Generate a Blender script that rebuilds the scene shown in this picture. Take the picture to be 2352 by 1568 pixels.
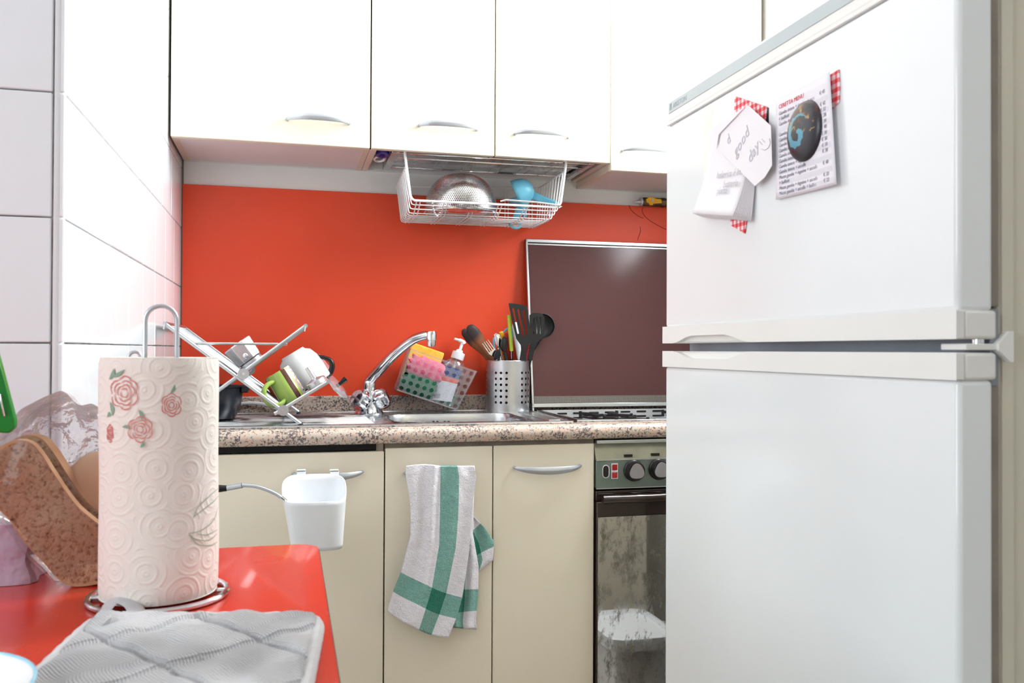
import bpy, bmesh, math, random
from math import sin, cos, pi, radians, atan, tan, atan2, sqrt
from mathutils import Vector, Matrix
random.seed(7)
for o in list(bpy.data.objects): bpy.data.objects.remove(o)
scene = bpy.context.scene
COL = scene.collection

# ------------------------------------------------------------------ camera
CZ = 1.065                       # lens height above the floor
F, YAW, PITCH, ROLL = 2002.5, .2522, .0098, .0043
r0 = Vector((cos(YAW), -sin(YAW), 0)); up = Vector((0, 0, 1)); fw0 = Vector((sin(YAW), cos(YAW), 0))
dn0 = -up * cos(PITCH) + fw0 * sin(PITCH)
FW = up * sin(PITCH) + fw0 * cos(PITCH)
RT = r0 * cos(ROLL) - dn0 * sin(ROLL)
DN = r0 * sin(ROLL) + dn0 * cos(ROLL)
cd = bpy.data.cameras.new('camera'); cam = bpy.data.objects.new('camera', cd); COL.objects.link(cam)
cam.matrix_world = Matrix.Translation((0, 0, CZ)) @ Matrix((RT, -DN, -FW)).transposed().to_4x4()
cd.sensor_width = 22.3; cd.lens = F / 2352 * 22.3; cd.clip_start = .01
cd.dof.use_dof = True; cd.dof.focus_distance = 1.95; cd.dof.aperture_fstop = 7.5
scene.camera = cam

# ------------------------------------------------------------------ world, light, exposure
scene.view_settings.view_transform = 'Standard'; scene.view_settings.look = 'None'
scene.view_settings.exposure = 0.42; scene.view_settings.gamma = 1; scene.view_settings.use_curve_mapping = False
wd = bpy.data.worlds.new('sky'); scene.world = wd; wd.use_nodes = True
wd.node_tree.nodes['Background'].inputs[0].default_value = (.85, .92, 1, 1)
wd.node_tree.nodes['Background'].inputs[1].default_value = 1.6
def area(name, loc, rot, sx, sy, power, col):
    l = bpy.data.lights.new(name, 'AREA'); l.shape = 'RECTANGLE'; l.size = sx; l.size_y = sy; l.energy = power; l.color = col
    o = bpy.data.objects.new(name, l); o.location = loc; o.rotation_euler = rot; COL.objects.link(o); return o
area('daylight_kitchen_window', (1.30, 1.73, 2.0), (0, pi / 2 , 0), .84, .50, 37, (.92, .975, 1))
area('dining_side_fill', (-1.83, .0, 1.6), (0, -pi / 2, 0), 1.3, 1.0, 15.5, (.80, .935, 1))  # added fill for pier tiles and fridge front; its window is assumed
scene.cycles.max_bounces = 10; scene.cycles.diffuse_bounces = 6; scene.cycles.glossy_bounces = 5
scene.cycles.transparent_max_bounces = 24; scene.cycles.transmission_bounces = 6
scene.cycles.caustics_reflective = False; scene.cycles.caustics_refractive = False
scene.cycles.sample_clamp_indirect = 6

# ------------------------------------------------------------------ helpers
def ray(px, py): return RT * ((px - 1176) / F) + DN * ((py - 784) / F) + FW
O = Vector((0, 0, CZ))
def PY(px, py, Y): d = ray(px, py); return O + d * (Y / d.y)
def PXp(px, py, X): d = ray(px, py); return O + d * (X / d.x)
def PZ(px, py, z): d = ray(px, py); return O + d * (z / d.z)
def W(x, y, z): return Vector((x, y, CZ + z))
def lin(c): return tuple(((v / 255) / 12.92 if v <= 10 else (((v / 255) + .055) / 1.055) ** 2.4) for v in c[:3]) + (1,)

class MB:
    def __init__(s): s.v = []; s.f = []; s.uv = []; s.mi = []
    def add(s, vs, fs, uvs=None, mi=0):
        b = len(s.v); s.v += [Vector(p) for p in vs]
        for k, f in enumerate(fs):
            s.f.append([b + i for i in f]); s.uv.append(uvs[k] if uvs else [(0, 0)] * len(f)); s.mi.append(mi)
    def box(s, a, b, M=None, mi=0):
        x0, y0, z0 = a; x1, y1, z1 = b
        vs = [Vector((x, y, z)) for z in (z0, z1) for y in (y0, y1) for x in (x0, x1)]
        if M: vs = [M @ p for p in vs]
        s.add(vs, [(0, 2, 3, 1), (4, 5, 7, 6), (0, 1, 5, 4), (2, 6, 7, 3), (0, 4, 6, 2), (1, 3, 7, 5)], mi=mi); return s
    def grid(s, fn, nu, nv, mi=0, cu=False):
        vs = [fn(i / nu, j / nv) for j in range(nv + 1) for i in range(nu + (0 if cu else 1))]
        w = nu if cu else nu + 1; fs = []; us = []
        for j in range(nv):
            for i in range(nu):
                i2 = (i + 1) % w if cu else i + 1
                fs.append((j * w + i, j * w + i2, (j + 1) * w + i2, (j + 1) * w + i))
                us.append([(i / nu, j / nv), ((i + 1) / nu, j / nv), ((i + 1) / nu, (j + 1) / nv), (i / nu, (j + 1) / nv)])
        s.add(vs, fs, us, mi); return s
    def lathe(s, prof, M=None, seg=32, mi=0, sx=1, sy=1, off=0):
        M = M or Matrix(); n = len(prof) - 1
        def fn(u, v):
            r, z = prof[round(v * n)]; a = 2 * pi * u + off; return M @ Vector((r * cos(a) * sx, r * sin(a) * sy, z))
        s.grid(fn, seg, n, mi, True); return s
    def tube(s, pts, r, seg=10, closed=False, mi=0, caps=True, flat=1, n0=None):
        pts = [Vector(p) for p in pts]; n = len(pts); rs = r if isinstance(r, (list, tuple)) else [r] * n
        T = []
        for i in range(n):
            a = pts[(i - 1) % n] if closed or i > 0 else pts[0]; b = pts[(i + 1) % n] if closed or i < n - 1 else pts[-1]
            t = (b - a); T.append(t.normalized() if t.length > 1e-9 else Vector((0, 0, 1)))
        nrm = (Vector(n0) if n0 else T[0].orthogonal()).normalized(); vs = []
        for i in range(n):
            nrm = (nrm - T[i] * nrm.dot(T[i])); nrm = nrm.normalized() if nrm.length > 1e-6 else T[i].orthogonal().normalized()
            bn = T[i].cross(nrm)
            for k in range(seg):
                a = 2 * pi * k / seg; vs.append(pts[i] + (nrm * cos(a) + bn * sin(a) * flat) * rs[i])
        fs = []
        for i in range(n if closed else n - 1):
            j = (i + 1) % n
            for k in range(seg):
                k2 = (k + 1) % seg; fs.append((i * seg + k, i * seg + k2, j * seg + k2, j * seg + k))
        if caps and not closed:
            fs.append(tuple(range(seg - 1, -1, -1))); fs.append(tuple((n - 1) * seg + k for k in range(seg)))
        s.add(vs, fs, mi=mi); return s
    def prism(s, poly, M, t, mi=0, mside=None):
        n = len(poly); vs = [M @ Vector((x, y, 0)) for x, y in poly] + [M @ Vector((x, y, t)) for x, y in poly]
        uv = [(x, y) for x, y in poly]
        s.add(vs, [tuple(range(n - 1, -1, -1)), tuple(range(n, 2 * n))], [uv[::-1], uv], mi)
        s.add(vs, [(i, (i + 1) % n, n + (i + 1) % n, n + i) for i in range(n)], mi=mi if mside is None else mside); return s
    def perf(s, fn, u0, v0, du, dv, holes, nu, nv, r, seg=16, mi=0, ul=0, vl=0):
        # plate split in nu x nv cells; holes(i,j) tells which cells have a round opening
        for j in range(nv):
            for i in range(nu):
                cu, cv = u0 + (i + .5) * du, v0 + (j + .5) * dv
                sq = []
                for k in range(seg):
                    a = 2 * pi * (k + .5) / seg if False else 2 * pi * k / seg; c, q = cos(a), sin(a); m = max(abs(c), abs(q))
                    sq.append((cu + c / m * du / 2, cv + q / m * dv / 2))
                if holes(i, j):
                    ci = [(cu + cos(2 * pi * k / seg) * r, cv + sin(2 * pi * k / seg) * r) for k in range(seg)]
                    vs = [fn(*p) for p in sq + ci]
                    s.add(vs, [(k, (k + 1) % seg, seg + (k + 1) % seg, seg + k) for k in range(seg)], mi=mi)
                else:
                    s.add([fn(*p) for p in sq], [tuple(range(seg))], mi=mi)
        return s
    def build(s, name, mats, parent=None, smooth=True, bevel=0, seg=2, solid=0, ang=35, sub=0, merge=False):
        me = bpy.data.meshes.new(name); me.from_pydata([tuple(p) for p in s.v], [], s.f)
        uvl = me.uv_layers.new(name='UVMap'); k = 0
        for u in s.uv:
            for c in u: uvl.data[k].uv = c; k += 1
        for m in (mats if isinstance(mats, (list, tuple)) else [mats]): me.materials.append(m)
        for p, m in zip(me.polygons, s.mi): p.material_index = m
        bm = bmesh.new(); bm.from_mesh(me)
        if merge: bmesh.ops.remove_doubles(bm, verts=bm.verts, dist=1e-5)
        bmesh.ops.recalc_face_normals(bm, faces=bm.faces); bm.to_mesh(me); bm.free()
        if smooth:
            me.polygons.foreach_set('use_smooth', [True] * len(me.polygons))
            if not sub: me.set_sharp_from_angle(angle=radians(ang))
        o = bpy.data.objects.new(name, me); COL.objects.link(o)
        if parent:
            o.parent = parent; o.matrix_parent_inverse = mworld(parent).inverted()
        if solid: md = o.modifiers.new('solid', 'SOLIDIFY'); md.thickness = solid; md.offset = 0
        if bevel: md = o.modifiers.new('bevel', 'BEVEL'); md.width = bevel; md.segments = seg; md.limit_method = 'ANGLE'; md.angle_limit = radians(40)
        if sub: md = o.modifiers.new('sub', 'SUBSURF'); md.levels = sub; md.render_levels = sub
        return o
def mworld(o):
    m = o.matrix_basis.copy()
    if o.parent: m = mworld(o.parent) @ o.matrix_parent_inverse @ m
    return m
def tag(o, label, cat, group=None):
    o['label'] = label; o['category'] = cat
    if group: o['group'] = group
    return o
def thing(name, loc, label, cat, group=None):
    o = bpy.data.objects.new(name, None); o.location = loc; o.empty_display_size = .02; COL.objects.link(o); return tag(o, label, cat, group)
def struct(o): o['kind'] = 'structure'; return o
def bez(pts, n=8):
    # Catmull-Rom through the points
    P = [Vector(p) for p in pts]; P = [P[0] * 2 - P[1]] + P + [P[-1] * 2 - P[-2]]; out = []
    for i in range(1, len(P) - 2):
        for k in range(n):
            t = k / n; a, b, c, d = P[i - 1], P[i], P[i + 1], P[i + 2]
            out.append(.5 * ((2 * b) + (c - a) * t + (2 * a - 5 * b + 4 * c - d) * t * t + (3 * b - a - 3 * c + d) * t ** 3))
    out.append(P[-2]); return out
def frame(o, x, y):                       # matrix with local x, y along the given vectors
    x = Vector(x).normalized(); z = x.cross(Vector(y)).normalized(); y = z.cross(x)
    m = Matrix((x, y, z)).transposed().to_4x4(); m.translation = o; return m
def interp(xs, ys, t):
    if t <= xs[0]: return ys[0]
    for i in range(len(xs) - 1):
        if t <= xs[i + 1]: k = (t - xs[i]) / (xs[i + 1] - xs[i]); return ys[i] * (1 - k) + ys[i + 1] * k
    return ys[-1]

# ------------------------------------------------------------------ materials
class NT:
    def __init__(s, m): s.t = m.node_tree; s.b = s.t.nodes['Principled BSDF']
    def n(s, ty, **kw):
        x = s.t.nodes.new(ty)
        for k, v in kw.items():
            if k in x.inputs: x.inputs[k].default_value = v
            else: setattr(x, k, v)
        return x
    def l(s, a, b): s.t.links.new(a, b)
    def math(s, op, a, b=None, c=None):
        x = s.t.nodes.new('ShaderNodeMath'); x.operation = op
        for i, v in enumerate((a, b, c)):
            if v is None: continue
            if isinstance(v, (int, float)): x.inputs[i].default_value = v
            else: s.l(v, x.inputs[i])
        return x.outputs[0]
    def mix(s, f, a, b):
        x = s.t.nodes.new('ShaderNodeMix'); x.data_type = 'RGBA'
        for v, i in ((f, 0), (a, 6), (b, 7)):
            if isinstance(v, (int, float)): x.inputs[i].default_value = v
            elif isinstance(v, tuple): x.inputs[i].default_value = v
            else: s.l(v, x.inputs[i])
        return x.outputs[2]
    def coord(s, kind='Object', scale=1):
        tc = s.t.nodes.new('ShaderNodeTexCoord'); mp = s.t.nodes.new('ShaderNodeMapping')
        mp.inputs['Scale'].default_value = scale if isinstance(scale, (tuple, list)) else (scale,) * 3
        s.l(tc.outputs[kind], mp.inputs[0]); return mp.outputs[0]
    def noise(s, vec, scale, detail=2, rough=.5):
        x = s.n('ShaderNodeTexNoise'); x.inputs['Scale'].default_value = scale; x.inputs['Detail'].default_value = detail; x.inputs['Roughness'].default_value = rough
        s.l(vec, x.inputs['Vector']); return x.outputs['Fac']
    def ramp(s, f, stops):
        x = s.t.nodes.new('ShaderNodeValToRGB'); e = x.color_ramp.elements
        while len(e) < len(stops): e.new(.5)
        for i, (p, c) in enumerate(stops): e[i].position = p; e[i].color = c
        s.l(f, x.inputs[0]); return x.outputs[0]
    def bump(s, h, strength=.3, dist=.001):
        x = s.n('ShaderNodeBump'); x.inputs['Strength'].default_value = strength; x.inputs['Distance'].default_value = dist
        s.l(h, x.inputs['Height']); s.l(x.outputs[0], s.b.inputs['Normal'])
def mat(name, c, rough=.5, metal=0, spec=.5, coat=0, alpha=1, trans=0, ior=1.45, nb=None, cv=None, sheen=0, rv=None):
    m = bpy.data.materials.new(name); m.use_nodes = True; k = NT(m); b = k.b
    b.inputs['Base Color'].default_value = lin(c); b.inputs['Roughness'].default_value = rough; b.inputs['Metallic'].default_value = metal
    b.inputs['Specular IOR Level'].default_value = spec; b.inputs['Coat Weight'].default_value = coat; b.inputs['Coat Roughness'].default_value = .05
    b.inputs['Alpha'].default_value = alpha; b.inputs['Transmission Weight'].default_value = trans; b.inputs['IOR'].default_value = ior
    b.inputs['Sheen Weight'].default_value = sheen
    if cv:   # slight colour variation (scale, other colour)
        f = k.noise(k.coord(), cv[0], 3); k.l(k.mix(k.ramp(f, [(.35, (0, 0, 0, 1)), (.7, (1, 1, 1, 1))]), lin(c), lin(cv[1])), b.inputs['Base Color'])
    if rv: f = k.noise(k.coord(), rv[0], 4); k.l(k.math('MULTIPLY_ADD', f, rv[2] - rv[1], rv[1]), b.inputs['Roughness'])
    if nb: k.bump(k.noise(k.coord(), nb[0], 3), nb[1], nb[2] if len(nb) > 2 else .001)
    return m
M = {}
M['paint'] = mat('wall_paint', (232, 231, 230), .7, nb=(30, .12), cv=(3, (224, 222, 220)))
M['ceiling'] = mat('ceiling_paint', (240, 240, 238), .8, nb=(40, .1))
M['floor'] = mat('floor_stone', (176, 160, 142), .35, nb=(10, .05), cv=(12, (150, 136, 120)))
M['tile'] = mat('glazed_tile', (236, 240, 244), .1, spec=.38, cv=(6, (236, 238, 242)))
M['grout'] = mat('grout', (196, 190, 186), .8, cv=(30, (150, 140, 132)), nb=(200, .3))
M['cream'] = mat('cream_laminate', (240, 230, 211), .32, cv=(2, (237, 227, 207)))
M['cream_edge'] = mat('cream_edge', (226, 212, 196), .45, cv=(5, (218, 202, 186)))
M['under'] = mat('cabinet_bottom_board', (226, 220, 220), .4, cv=(5, (220, 214, 214)))
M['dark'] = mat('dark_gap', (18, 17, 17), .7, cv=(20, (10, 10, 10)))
M['gapbrown'] = mat('rail_brown', (120, 112, 100), .5, cv=(20, (100, 92, 84)))
M['satin'] = mat('satin_handle', (184, 187, 192), .36, .6, nb=(300, .03))
M['chrome'] = mat('chrome', (222, 224, 228), .08, 1, rv=(12, .04, .16))
M['alu'] = mat('brushed_aluminium', (204, 208, 211), .3, .95, nb=(250, .05))
M['wirewhite'] = mat('white_coated_wire', (244, 244, 246), .3, cv=(60, (236, 236, 238)))
M['black'] = mat('black_plastic', (18, 18, 19), .35, nb=(300, .05))
M['blacknylon'] = mat('black_nylon', (22, 22, 23), .42, nb=(200, .05))
M['white'] = mat('white_plastic', (243, 245, 249), .3, cv=(20, (240, 242, 246)))
M['china'] = mat('white_china', (246, 246, 247), .1, coat=.5, cv=(20, (243, 243, 244)))
M['fridge'] = mat('fridge_enamel', (236, 238, 239), .16, coat=.25, nb=(160, .02), cv=(3, (233, 235, 236)))
M['fridgestrip'] = mat('fridge_strip_plastic', (237, 236, 233), .3, cv=(4, (234, 232, 228)))
M['greyband'] = mat('grey_trim_plastic', (193, 201, 204), .4, cv=(8, (186, 194, 197)))
M['gasket'] = mat('gasket_rubber', (150, 140, 130), .6, cv=(20, (135, 125, 116)))
M['bluegrey'] = mat('freezer_frame', (150, 156, 166), .4, cv=(20, (140, 146, 156)))
M['paper'] = mat('note_paper', (238, 233, 236), .8, nb=(120, .05))
M['paper2'] = mat('menu_paper', (236, 231, 238), .75, nb=(60, .05))
M['ink'] = mat('pencil_ink', (198, 196, 204), .8, nb=(50, .05))
M['inkdark'] = mat('printed_ink', (150, 146, 158), .8, nb=(50, .05))
M['inkred'] = mat('red_print', (226, 80, 92), .7, nb=(50, .05))
M['rule'] = mat('grey_row', (222, 218, 226), .8, nb=(50, .05))
M['lime'] = mat('lime_plastic', (190, 214, 66), .35, nb=(60, .03))
M['mug'] = mat('green_mug_glaze', (168, 196, 92), .15, coat=.5, cv=(12, (160, 188, 84)))
M['brown'] = mat('brown_glaze', (86, 52, 40), .2, coat=.4, cv=(12, (78, 46, 36)))
M['orange'] = mat('orange_plastic', (250, 96, 24), .35, nb=(60, .03))
M['blue'] = mat('light_blue_plastic', (118, 196, 222), .35, cv=(6, (112, 190, 218)))
M['navy'] = mat('navy_plastic', (38, 36, 140), .35, cv=(6, (30, 30, 120)))
M['cyan'] = mat('cyan_plastic', (40, 160, 180), .35, nb=(60, .03))
M['yellow'] = mat('yellow_enamel', (240, 180, 30), .3, cv=(40, (220, 160, 20)))
M['magenta'] = mat('magenta_silicone', (196, 62, 92), .4, cv=(10, (180, 52, 82)))
M['redplastic'] = mat('dark_red_plastic', (170, 34, 36), .35, nb=(60, .03))
M['brass'] = mat('worn_brass', (112, 92, 66), .4, .8, cv=(60, (70, 50, 40)))
M['potgrey'] = mat('dark_enamel', (34, 38, 48), .3, cv=(20, (28, 31, 40)))
M['knob'] = mat('oven_knob', (34, 30, 30), .3, nb=(80, .03))
M['knobcap'] = mat('knob_cap', (150, 146, 148), .35, .2, cv=(30, (142, 138, 140)))
M['ovenpanel'] = mat('oven_panel', (128, 140, 134), .3, .5, cv=(25, (112, 124, 120)))
M['oventop'] = mat('oven_top_panel', (178, 178, 160), .3, .5, cv=(18, (158, 158, 142)), rv=(20, .2, .45))
M['ovenbrown'] = mat('brown_enamel', (46, 32, 28), .14, coat=.5, cv=(10, (38, 26, 23)))
M['redlamp'] = mat('red_indicator', (170, 16, 26), .15, coat=.5, cv=(60, (120, 10, 16)))
M['grate'] = mat('cast_grate', (38, 34, 33), .5, cv=(60, (26, 23, 22)), nb=(200, .2))
M['foot'] = mat('rubber_foot', (50, 48, 54), .6, nb=(100, .1))
M['greenclip'] = mat('green_clip', (20, 138, 42), .35, cv=(10, (16, 126, 38)))
M['crack'] = mat('crack_line', (120, 18, 10), .7, cv=(60, (100, 14, 8)))
M['lilac'] = mat('lilac_film', (222, 208, 218), .2, nb=(25, .8, .01), cv=(12, (186, 160, 182)))
M['blueline'] = mat('blue_rim_glaze', (146, 214, 236), .15, coat=.5, cv=(20, (138, 206, 230)))
M['beige'] = mat('pale_bun', (228, 190, 158), .7, nb=(60, .2), cv=(18, (216, 174, 140)))
M['crust'] = mat('bread_crust', (200, 158, 118), .8, nb=(120, .5), cv=(30, (170, 122, 84)))
M['residue'] = mat('tape_residue', (236, 236, 224), .4, cv=(22, (236, 238, 236)))
M['sponge_y'] = mat('yellow_sponge', (244, 200, 84), .9, nb=(180, .8), cv=(60, (232, 184, 62)))
M['pink'] = mat('pink_cloth', (240, 122, 150), .85, nb=(60, .7, .004), cv=(20, (226, 100, 132)))
M['greencloth'] = mat('green_scourer', (18, 92, 62), .9, nb=(200, .8), cv=(40, (12, 74, 50)))
M['greensoap'] = mat('green_soap', (10, 132, 88), .2, cv=(10, (8, 112, 74)))
M['brownglass'] = None

m = mat('red_laminate', (228, 60, 34), .3, spec=.4); k = NT(m); c = k.coord()
f = k.noise(c, 2.2, 3); k.l(k.mix(k.ramp(f, [(.3, (0, 0, 0, 1)), (.75, (1, 1, 1, 1))]), lin((230, 72, 40)), lin((228, 78, 48))), k.b.inputs['Base Color'])
k.l(k.math('MULTIPLY_ADD', k.noise(c, 5, 5), .25, .2), k.b.inputs['Roughness']); M['redpanel'] = m
m = mat('red_table_laminate', (208, 54, 34), .3, spec=.6, coat=.35); k = NT(m); c = k.coord()
sp = k.n('ShaderNodeTexVoronoi', Scale=60.0); k.l(c, sp.inputs['Vector'])
dots = k.math('LESS_THAN', sp.outputs['Distance'], .045)
k.l(k.mix(dots, lin((208, 54, 34)), lin((232, 96, 60))), k.b.inputs['Base Color'])
k.l(k.math('MULTIPLY_ADD', k.noise(c, 8, 4), .15, .18), k.b.inputs['Roughness']); M['table'] = m
m = mat('granite_laminate', (226, 196, 176), .22, coat=.3); k = NT(m); c = k.coord()
n1 = k.noise(c, 190, 3, .75); n2 = k.noise(c, 110, 3, .6); n3 = k.noise(c, 22, 2)
base = k.mix(k.ramp(n2, [(.4, (0, 0, 0, 1)), (.6, (1, 1, 1, 1))]), lin((212, 182, 166)), lin((202, 190, 176)))
sp = k.math('ADD', n1, k.math('MULTIPLY', k.math('SUBTRACT', n3, .5), .35))
base = k.mix(k.ramp(sp, [(.42, (1, 1, 1, 1)), (.50, (0, 0, 0, 1))]), base, lin((104, 94, 96)))
k.l(base, k.b.inputs['Base Color']); M['granite'] = m
m = mat('sink_steel', (205, 207, 210), .22, 1); k = NT(m); c = k.coord(scale=(4, 90, 90))
k.l(k.math('MULTIPLY_ADD', k.noise(k.coord(), 22, 4), .28, .1), k.b.inputs['Roughness']); k.bump(k.noise(c, 6, 2), .08); M['steel'] = m
m = mat('brushed_vertical_steel', (208, 208, 210), .3, 1); k = NT(m); k.bump(k.noise(k.coord(scale=(90, 90, 2)), 8, 2), .08)
k.l(k.math('MULTIPLY_ADD', k.noise(k.coord(), 60, 4), .25, .2), k.b.inputs['Roughness']); M['holder'] = m
m = mat('cast_moka_aluminium', (212, 210, 214), .26, .85); k = NT(m)
k.l(k.mix(k.ramp(k.noise(k.coord(), 40, 4), [(.62, (0, 0, 0, 1)), (.75, (1, 1, 1, 1))]), lin((218, 216, 220)), lin((176, 160, 150))), k.b.inputs['Base Color']); M['moka'] = m
m = mat('burnt_wood', (150, 90, 58), .55); k = NT(m); c = k.coord()
g = k.noise(k.coord(scale=(60, 60, 8)), 4, 3); base = k.mix(g, lin((166, 100, 64)), lin((128, 74, 46)))
sx = k.n('ShaderNodeSeparateXYZ'); k.l(c, sx.inputs[0])
h = k.math('ADD', sx.outputs[2], k.math('MULTIPLY', sx.outputs[0], -1.1))
k.l(k.mix(k.ramp(k.math('MULTIPLY_ADD', h, 12.0, -6.2), [(.35, (0, 0, 0, 1)), (.65, (1, 1, 1, 1))]), base, lin((48, 36, 34))), k.b.inputs['Base Color']); M['wood'] = m
# brown glass with a fine printed grid
m = mat('brown_printed_glass', (74, 52, 48), .16, spec=.2); k = NT(m); sx = k.n('ShaderNodeSeparateXYZ'); k.l(k.coord(), sx.inputs[0])
gx = k.math('PINGPONG', k.math('MULTIPLY', sx.outputs[0], 420), .5); gz = k.math('PINGPONG', k.math('MULTIPLY', sx.outputs[2], 420), .5)
g = k.math('GREATER_THAN', k.math('MAXIMUM', gx, gz), .36)
k.l(k.mix(g, lin((84, 62, 60)), lin((104, 62, 62))), k.b.inputs['Base Color']); M['brownglass'] = m
m = mat('fine_mesh_print', (120, 112, 108), .4, spec=.5); k = NT(m); sx = k.n('ShaderNodeSeparateXYZ'); k.l(k.coord(), sx.inputs[0])
gx = k.math('PINGPONG', k.math('MULTIPLY', sx.outputs[0], 330), .5); gz = k.math('PINGPONG', k.math('MULTIPLY', sx.outputs[2], 330), .5)
k.l(k.mix(k.math('GREATER_THAN', k.math('MAXIMUM', gx, gz), .34), lin((46, 44, 44)), lin((150, 142, 134))), k.b.inputs['Base Color']); M['meshprint'] = m
# stained oven glass
m = mat('oven_glass', (26, 26, 24), .04, spec=1, coat=1, ior=3.4); k = NT(m)
f = k.noise(k.coord(scale=(1, 1, .45)), 42, 6, .75); st = k.ramp(f, [(.48, (0, 0, 0, 1)), (.66, (1, 1, 1, 1))])
k.l(k.mix(st, lin((34, 34, 31)), lin((84, 76, 56))), k.b.inputs['Base Color']); k.l(k.math('MULTIPLY_ADD', st, -.8, 1.0), k.b.inputs['Specular IOR Level'])
k.l(k.math('MULTIPLY_ADD', st, .3, .03), k.b.inputs['Roughness']); k.b.inputs['Coat Weight'].default_value = 0; M['ovenglass'] = m
# thin clear plastics: mix of transparent and glossy
def clear(name, tint, gloss=.12, rough=.08, bumpv=None, milky=0.0, fm=.7):
    m = bpy.data.materials.new(name); m.use_nodes = True; k = NT(m); k.t.nodes.remove(k.b)
    tr = k.n('ShaderNodeBsdfTransparent'); tr.inputs[0].default_value = lin(tint)
    gl = k.n('ShaderNodeBsdfGlossy'); gl.inputs['Roughness'].default_value = rough; gl.inputs[0].default_value = (1, 1, 1, 1)
    lw = k.n('ShaderNodeLayerWeight'); lw.inputs[0].default_value = .35
    f = k.math('MULTIPLY_ADD', lw.outputs['Fresnel'], fm, gloss)
    mx = k.n('ShaderNodeMixShader'); k.l(f, mx.inputs[0]); k.l(tr.outputs[0], mx.inputs[1]); k.l(gl.outputs[0], mx.inputs[2]); out = mx.outputs[0]
    if milky:
        df = k.n('ShaderNodeBsdfDiffuse'); df.inputs[0].default_value = (.9, .9, .93, 1)
        m2 = k.n('ShaderNodeMixShader'); m2.inputs[0].default_value = milky; k.l(out, m2.inputs[1]); k.l(df.outputs[0], m2.inputs[2]); out = m2.outputs[0]
    if bumpv:
        bp = k.n('ShaderNodeBump'); bp.inputs['Strength'].default_value = bumpv[1]; bp.inputs['Distance'].default_value = bumpv[2]
        k.l(k.noise(k.coord(), bumpv[0], 4), bp.inputs['Height'])
        for q in (gl, lw): k.l(bp.outputs[0], q.inputs['Normal'])
    k.l(out, k.t.nodes['Material Output'].inputs[0]); return m
M['caddy'] = clear('clear_caddy_plastic', (246, 246, 248), .02, .1, milky=.13, fm=.3)
M['bottle'] = clear('clear_bottle_plastic', (246, 248, 250), .03, .08, milky=.05, fm=.4)
M['bag'] = clear('crinkled_clear_film', (248, 246, 250), .14, .1, (34, 1, .02), milky=.26)
M['bagthin'] = clear('thin_clear_film', (250, 248, 250), .0, .12, (24, .6, .008), milky=.02, fm=.25)
# perforated steel: real openings as transparency in a dot raster on the UVs
def dotted(name, nu, nv, r, base):
    m = mat(name, base, .24, 1); k = NT(m); tc = k.n('ShaderNodeTexCoord'); sx = k.n('ShaderNodeSeparateXYZ'); k.l(tc.outputs['UV'], sx.inputs[0])
    v = k.math('MULTIPLY', sx.outputs[1], nv); row = k.math('FLOOR', v)
    u = k.math('ADD', k.math('MULTIPLY', sx.outputs[0], nu), k.math('MULTIPLY', row, .5))
    a = k.math('SUBTRACT', k.math('FRACT', u), .5); b = k.math('SUBTRACT', k.math('FRACT', v), .5)
    d = k.math('SQRT', k.math('ADD', k.math('MULTIPLY', a, a), k.math('MULTIPLY', b, b)))
    k.l(k.math('GREATER_THAN', d, r), k.b.inputs['Alpha']); return m
M['colander'] = dotted('perforated_steel', 112, 34, .31, (214, 212, 210))
M['sieve'] = dotted('fine_sieve_steel', 110, 22, .25, (206, 204, 202))
# embossed kitchen paper
m = mat('embossed_paper', (240, 233, 225), .9, sheen=.2); k = NT(m); tc = k.n('ShaderNodeTexCoord'); mp = k.n('ShaderNodeMapping')
mp.inputs['Scale'].default_value = (11, 7.5, 1); k.l(tc.outputs['UV'], mp.inputs[0])
vo = k.n('ShaderNodeTexVoronoi', Scale=1.0); vo.inputs['Randomness'].default_value = .55; vo.voronoi_dimensions = '2D'; k.l(mp.outputs[0], vo.inputs['Vector'])
ring = k.math('SINE', k.math('MULTIPLY', vo.outputs['Distance'], 26))
v2 = k.n('ShaderNodeTexVoronoi', Scale=7.0); v2.voronoi_dimensions = '2D'; v2.inputs['Randomness'].default_value = .4; k.l(mp.outputs[0], v2.inputs['Vector'])
dot = k.math('LESS_THAN', v2.outputs['Distance'], .22)
hgt = k.math('ADD', k.math('MULTIPLY', k.math('SMOOTH_MAX', ring, 0, .3), 1.0), k.math('MULTIPLY', dot, -.35))
hgt = k.math('ADD', hgt, k.math('MULTIPLY', k.noise(mp.outputs[0], 14, 3), .35)); k.bump(hgt, .3, .0015); M['towelpaper'] = m
M['rosered'] = mat('rose_print', (214, 130, 122), .9, nb=(200, .1)); M['leafgreen'] = mat('leaf_print', (140, 172, 150), .9, nb=(200, .1))
M['leafline'] = mat('leaf_outline_print', (168, 180, 158), .9, nb=(200, .1))
# bread crumb
m = mat('seeded_crumb', (176, 130, 94), .9); k = NT(m); c = k.coord()
n1 = k.noise(c, 190, 4, .7); n2 = k.noise(c, 30, 3)
base = k.mix(k.ramp(n2, [(.3, (0, 0, 0, 1)), (.7, (1, 1, 1, 1))]), lin((178, 128, 92)), lin((192, 162, 132)))
base = k.mix(k.ramp(n1, [(.36, (1, 1, 1, 1)), (.5, (0, 0, 0, 1))]), base, lin((140, 96, 68)))
n4 = k.noise(c, 60, 3); base = k.mix(k.ramp(n4, [(.29, (1, 1, 1, 1)), (.33, (0, 0, 0, 1))]), base, lin((90, 60, 44)))
k.l(base, k.b.inputs['Base Color']); k.bump(n1, .9, .003); M['crumb'] = m
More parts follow.
